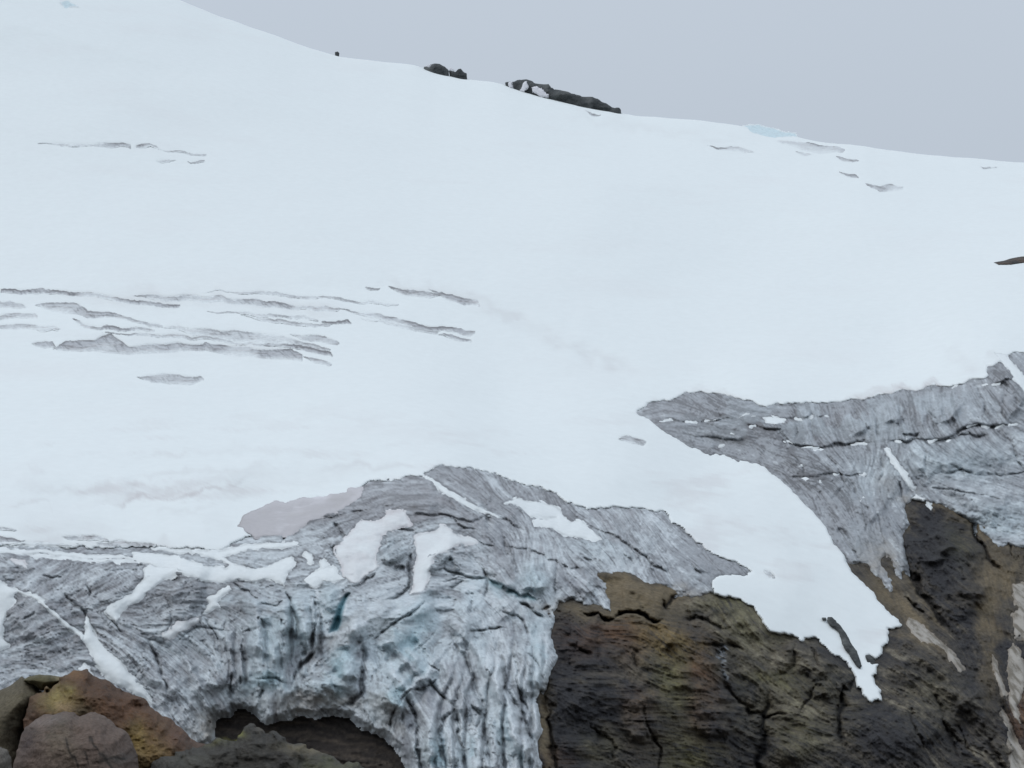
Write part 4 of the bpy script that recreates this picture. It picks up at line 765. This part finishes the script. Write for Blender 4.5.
rock('boulder', [(23,681),(30,677),(40,675),(52,676),(63,679),(62,683),(52,688),(42,690),(34,687)], 'small flat olive rock wedged above the smooth slab', GB, 266, 3, .6, .6, edge=8, rel=.4, colf=bouldercol(C(.12, .105, .055), [(60,680,5,3,(.33,.27,.16),.7)], 710, 2, .6))
rock('boulder', [(22,745),(24,715),(30,698),(38,690),(48,686),(58,683),(66,677),(72,670),(80,667.5),(90,669),(97,675),(112,681),(122,689),(140,700),(160,711),(178,722),(194,736),(206,746),(222,880),(20,880)], 'large rough orange brown rock mound behind the rounded boulder', GB, 256, 12, 2.0, .9, edge=40, rel=2.2, mat=M_bld,
     colf=bouldercol(C(.105, .056, .032), [(58,700,20,14,(.33,.26,.09),.9),(62,708,10,6,(.33,.22,.12),.8),(150,745,26,22,(.27,.185,.06),.95),(120,710,30,10,(.17,.085,.045),.7),(175,735,20,16,(.13,.07,.06),.8),(80,712,14,8,(.08,.065,.04),.7),(75,674,10,5,(.24,.13,.05),.8),(130,760,30,12,(.22,.15,.07),.6),(195,752,14,14,(.07,.055,.045),.8)], 720, 1.6), slope=-.03)
bm = [(16,880),(14,770),(18,745),(24,730),(34,721),(48,714),(62,712.5),(74,713),(80,717),(88,713.5),(100,715),(114,722),(126,732),(134,745),(140,760),(150,880)]
def b3c(U, V, s, p, d):
    c = bouldercol(C(.150, .108, .086), [(60,745,16,20,(.19,.16,.10),.4),(118,760,18,8,(.05,.045,.04),.8),(25,745,8,14,(.07,.05,.05),.6),(40,722,20,5,(.26,.22,.20),.5)], 740, 1.8, .8)(U, V, s, p, d)
    U = U + 1.6 * samp(WX, U * 2, V * 1.2); V = V + .0
    for pts in [[(66,738),(70,752),(73,757),(80,775)],[(92,737),(94,745),(100,750),(106,762),(114,772),(125,776)],[(86,752),(90,764)],[(100,762),(112,757),(124,759)]]:
        a = np.array(pts, float); dd = np.full(U.shape, 99.0)
        for k in range(len(a) - 1):
            e = a[k + 1] - a[k]; t = np.clip(((U - a[k][0]) * e[0] + (V - a[k][1]) * e[1]) / (e @ e), 0, 1); dd = np.minimum(dd, np.hypot(U - a[k][0] - t * e[0], V - a[k][1] - t * e[1]))
        c = mixc(c, C(.03, .025, .02), np.exp(-(dd / 1.3) ** 2) * .85)
    return c
rock('boulder', bm, 'rounded grey brown boulder with dark cracks at the bottom left', GB, 238, 10, 1.4, .9, edge=38, rel=.9, mat=M_bld, colf=b3c, slope=-.03)
rock('boulder', [(-60,750),(0,747),(8,749),(12,758),(13,770),(14,880),(-60,880)], 'small grey boulder cut by the bottom left corner', GB, 232, 5, 1.0, 1.0, edge=14, rel=.6, mat=M_bld, colf=bouldercol(C(.14, .125, .105), [], 760, 1.2))
rock('boulder', [(140,880),(148,768),(160,758),(178,754),(192,748),(203,742),(214,736),(226,738),(236,734),(243,727),(252,723),(262,728),(278,736),(300,742),(318,748),(340,757),(362,768),(380,790),(400,880)], 'low dark mossy rock ridge at the bottom between boulder and ice', GB, 244, 9, 2.4, .9, edge=34, rel=1.8, mat=M_bld,
     colf=bouldercol(C(.055, .050, .042), [(233,734,8,3.5,(.34,.34,.06),1.0),(310,750,30,6,(.24,.20,.12),.7),(262,728,8,4,(.20,.16,.11),.6),(210,742,16,4,(.17,.16,.06),.6),(330,766,30,6,(.17,.17,.08),.6),(270,765,20,10,(.035,.03,.028),.6),(190,760,24,6,(.14,.135,.11),.5)], 780, 1.3), slope=-.03)

# ------------------------------------------------------------------ ground: moraine slope below the frame, out to the horizon
gx = np.concatenate([-np.geomspace(9000, 700, 20), np.arange(-660, 661, 12), np.geomspace(700, 9000, 20)])
gyv = np.concatenate([-np.geomspace(9000, 300, 16), np.arange(-280, 940, 12), np.geomspace(960, 12000, 20)])
YY, XX = np.meshgrid(gyv, gx, indexing='ij')
pz = np.stack([XX, YY, 0 * XX], -1); ZZ = 0.052 * np.clip(YY, -200, 700) - 3.5 + 1.0 * fbm(pz, 60, 4, 801) - .1 * np.clip(YY - 900, 0, 3000) * 0.2
idx = np.arange(XX.size).reshape(XX.shape); f = np.stack([idx[:-1, :-1], idx[:-1, 1:], idx[1:, 1:], idx[1:, :-1]], -1).reshape(-1, 4)
v = np.stack([XX, YY, ZZ], -1).reshape(-1, 3); cg = mixc(np.broadcast_to(C(.12, .11, .10), v.shape), C(.2, .19, .17), ss(fbm(v, 15, 4, 810), -.3, .5))
o = link('ground', v, f, cg, M_gnd); tag(o, 'grey brown moraine ground in front of the glacier', 'ground', kind='structure')

# ------------------------------------------------------------------ overcast daylight
SUN_EL, SUN_AZ = 52, -60                                         # azimuth from +Y, negative = left
w = bpy.data.worlds.new('World'); scene.world = w; w.use_nodes = True; nt = w.node_tree; N = nt.nodes; Lk = nt.links
bg = N['Background']; bg.inputs['Strength'].default_value = 0.1
skyt = N.new('ShaderNodeTexSky'); skyt.sky_type = 'NISHITA'; skyt.sun_disc = False
skyt.sun_elevation = math.radians(SUN_EL); skyt.sun_rotation = math.radians(SUN_AZ)
tc = N.new('ShaderNodeTexCoord'); sep = N.new('ShaderNodeSeparateXYZ'); Lk.new(tc.outputs['Generated'], sep.inputs[0])
ramp = N.new('ShaderNodeMapRange'); ramp.inputs[1].default_value = 0; ramp.inputs[2].default_value = 1; ramp.inputs[3].default_value = 4.55; ramp.inputs[4].default_value = 9.8; Lk.new(sep.outputs['Z'], ramp.inputs[0])
nz = N.new('ShaderNodeTexNoise'); nz.inputs['Scale'].default_value = 2.2; nz.inputs['Detail'].default_value = 5; Lk.new(tc.outputs['Generated'], nz.inputs['Vector'])
mr = N.new('ShaderNodeMapRange'); mr.inputs[3].default_value = .93; mr.inputs[4].default_value = 1.07; Lk.new(nz.outputs['Fac'], mr.inputs[0])
mu = N.new('ShaderNodeMath'); mu.operation = 'MULTIPLY'; Lk.new(ramp.outputs[0], mu.inputs[0]); Lk.new(mr.outputs[0], mu.inputs[1])
cl = N.new('ShaderNodeVectorMath'); cl.operation = 'SCALE'; cl.inputs[0].default_value = (.885, .99, 1.12); Lk.new(mu.outputs[0], cl.inputs['Scale'])
mx = N.new('ShaderNodeMix'); mx.data_type = 'RGBA'; mx.inputs['Factor'].default_value = .93; Lk.new(skyt.outputs[0], mx.inputs['A']); Lk.new(cl.outputs[0], mx.inputs['B']); Lk.new(mx.outputs['Result'], bg.inputs['Color'])
sd = bpy.data.lights.new('sun', 'SUN'); sd.energy = 0.6; sd.angle = math.radians(14); sd.color = (1, .97, .93)
so = bpy.data.objects.new('sun', sd); scene.collection.objects.link(so)
so.rotation_euler = (math.radians(90 - SUN_EL), 0, math.radians(-SUN_AZ) + math.pi)
from mathutils import Vector
az, el = math.radians(SUN_AZ), math.radians(SUN_EL)
dirv = Vector((math.sin(az + math.radians(-45)) * math.cos(el), math.cos(az + math.radians(-45)) * math.cos(el), math.sin(el)))
so.rotation_euler = dirv.to_track_quat('Z', 'Y').to_euler()
skyt.sun_rotation = az + math.radians(-45)

vs = scene.view_settings; vs.view_transform = 'Standard'; vs.look = 'None'; vs.exposure = 0; vs.gamma = 1; vs.use_curve_mapping = False
scene.render.engine = 'CYCLES'; scene.cycles.max_bounces = 5; scene.cycles.diffuse_bounces = 4; scene.cycles.use_denoising = True
print('done', round(time.time() - T0, 1))
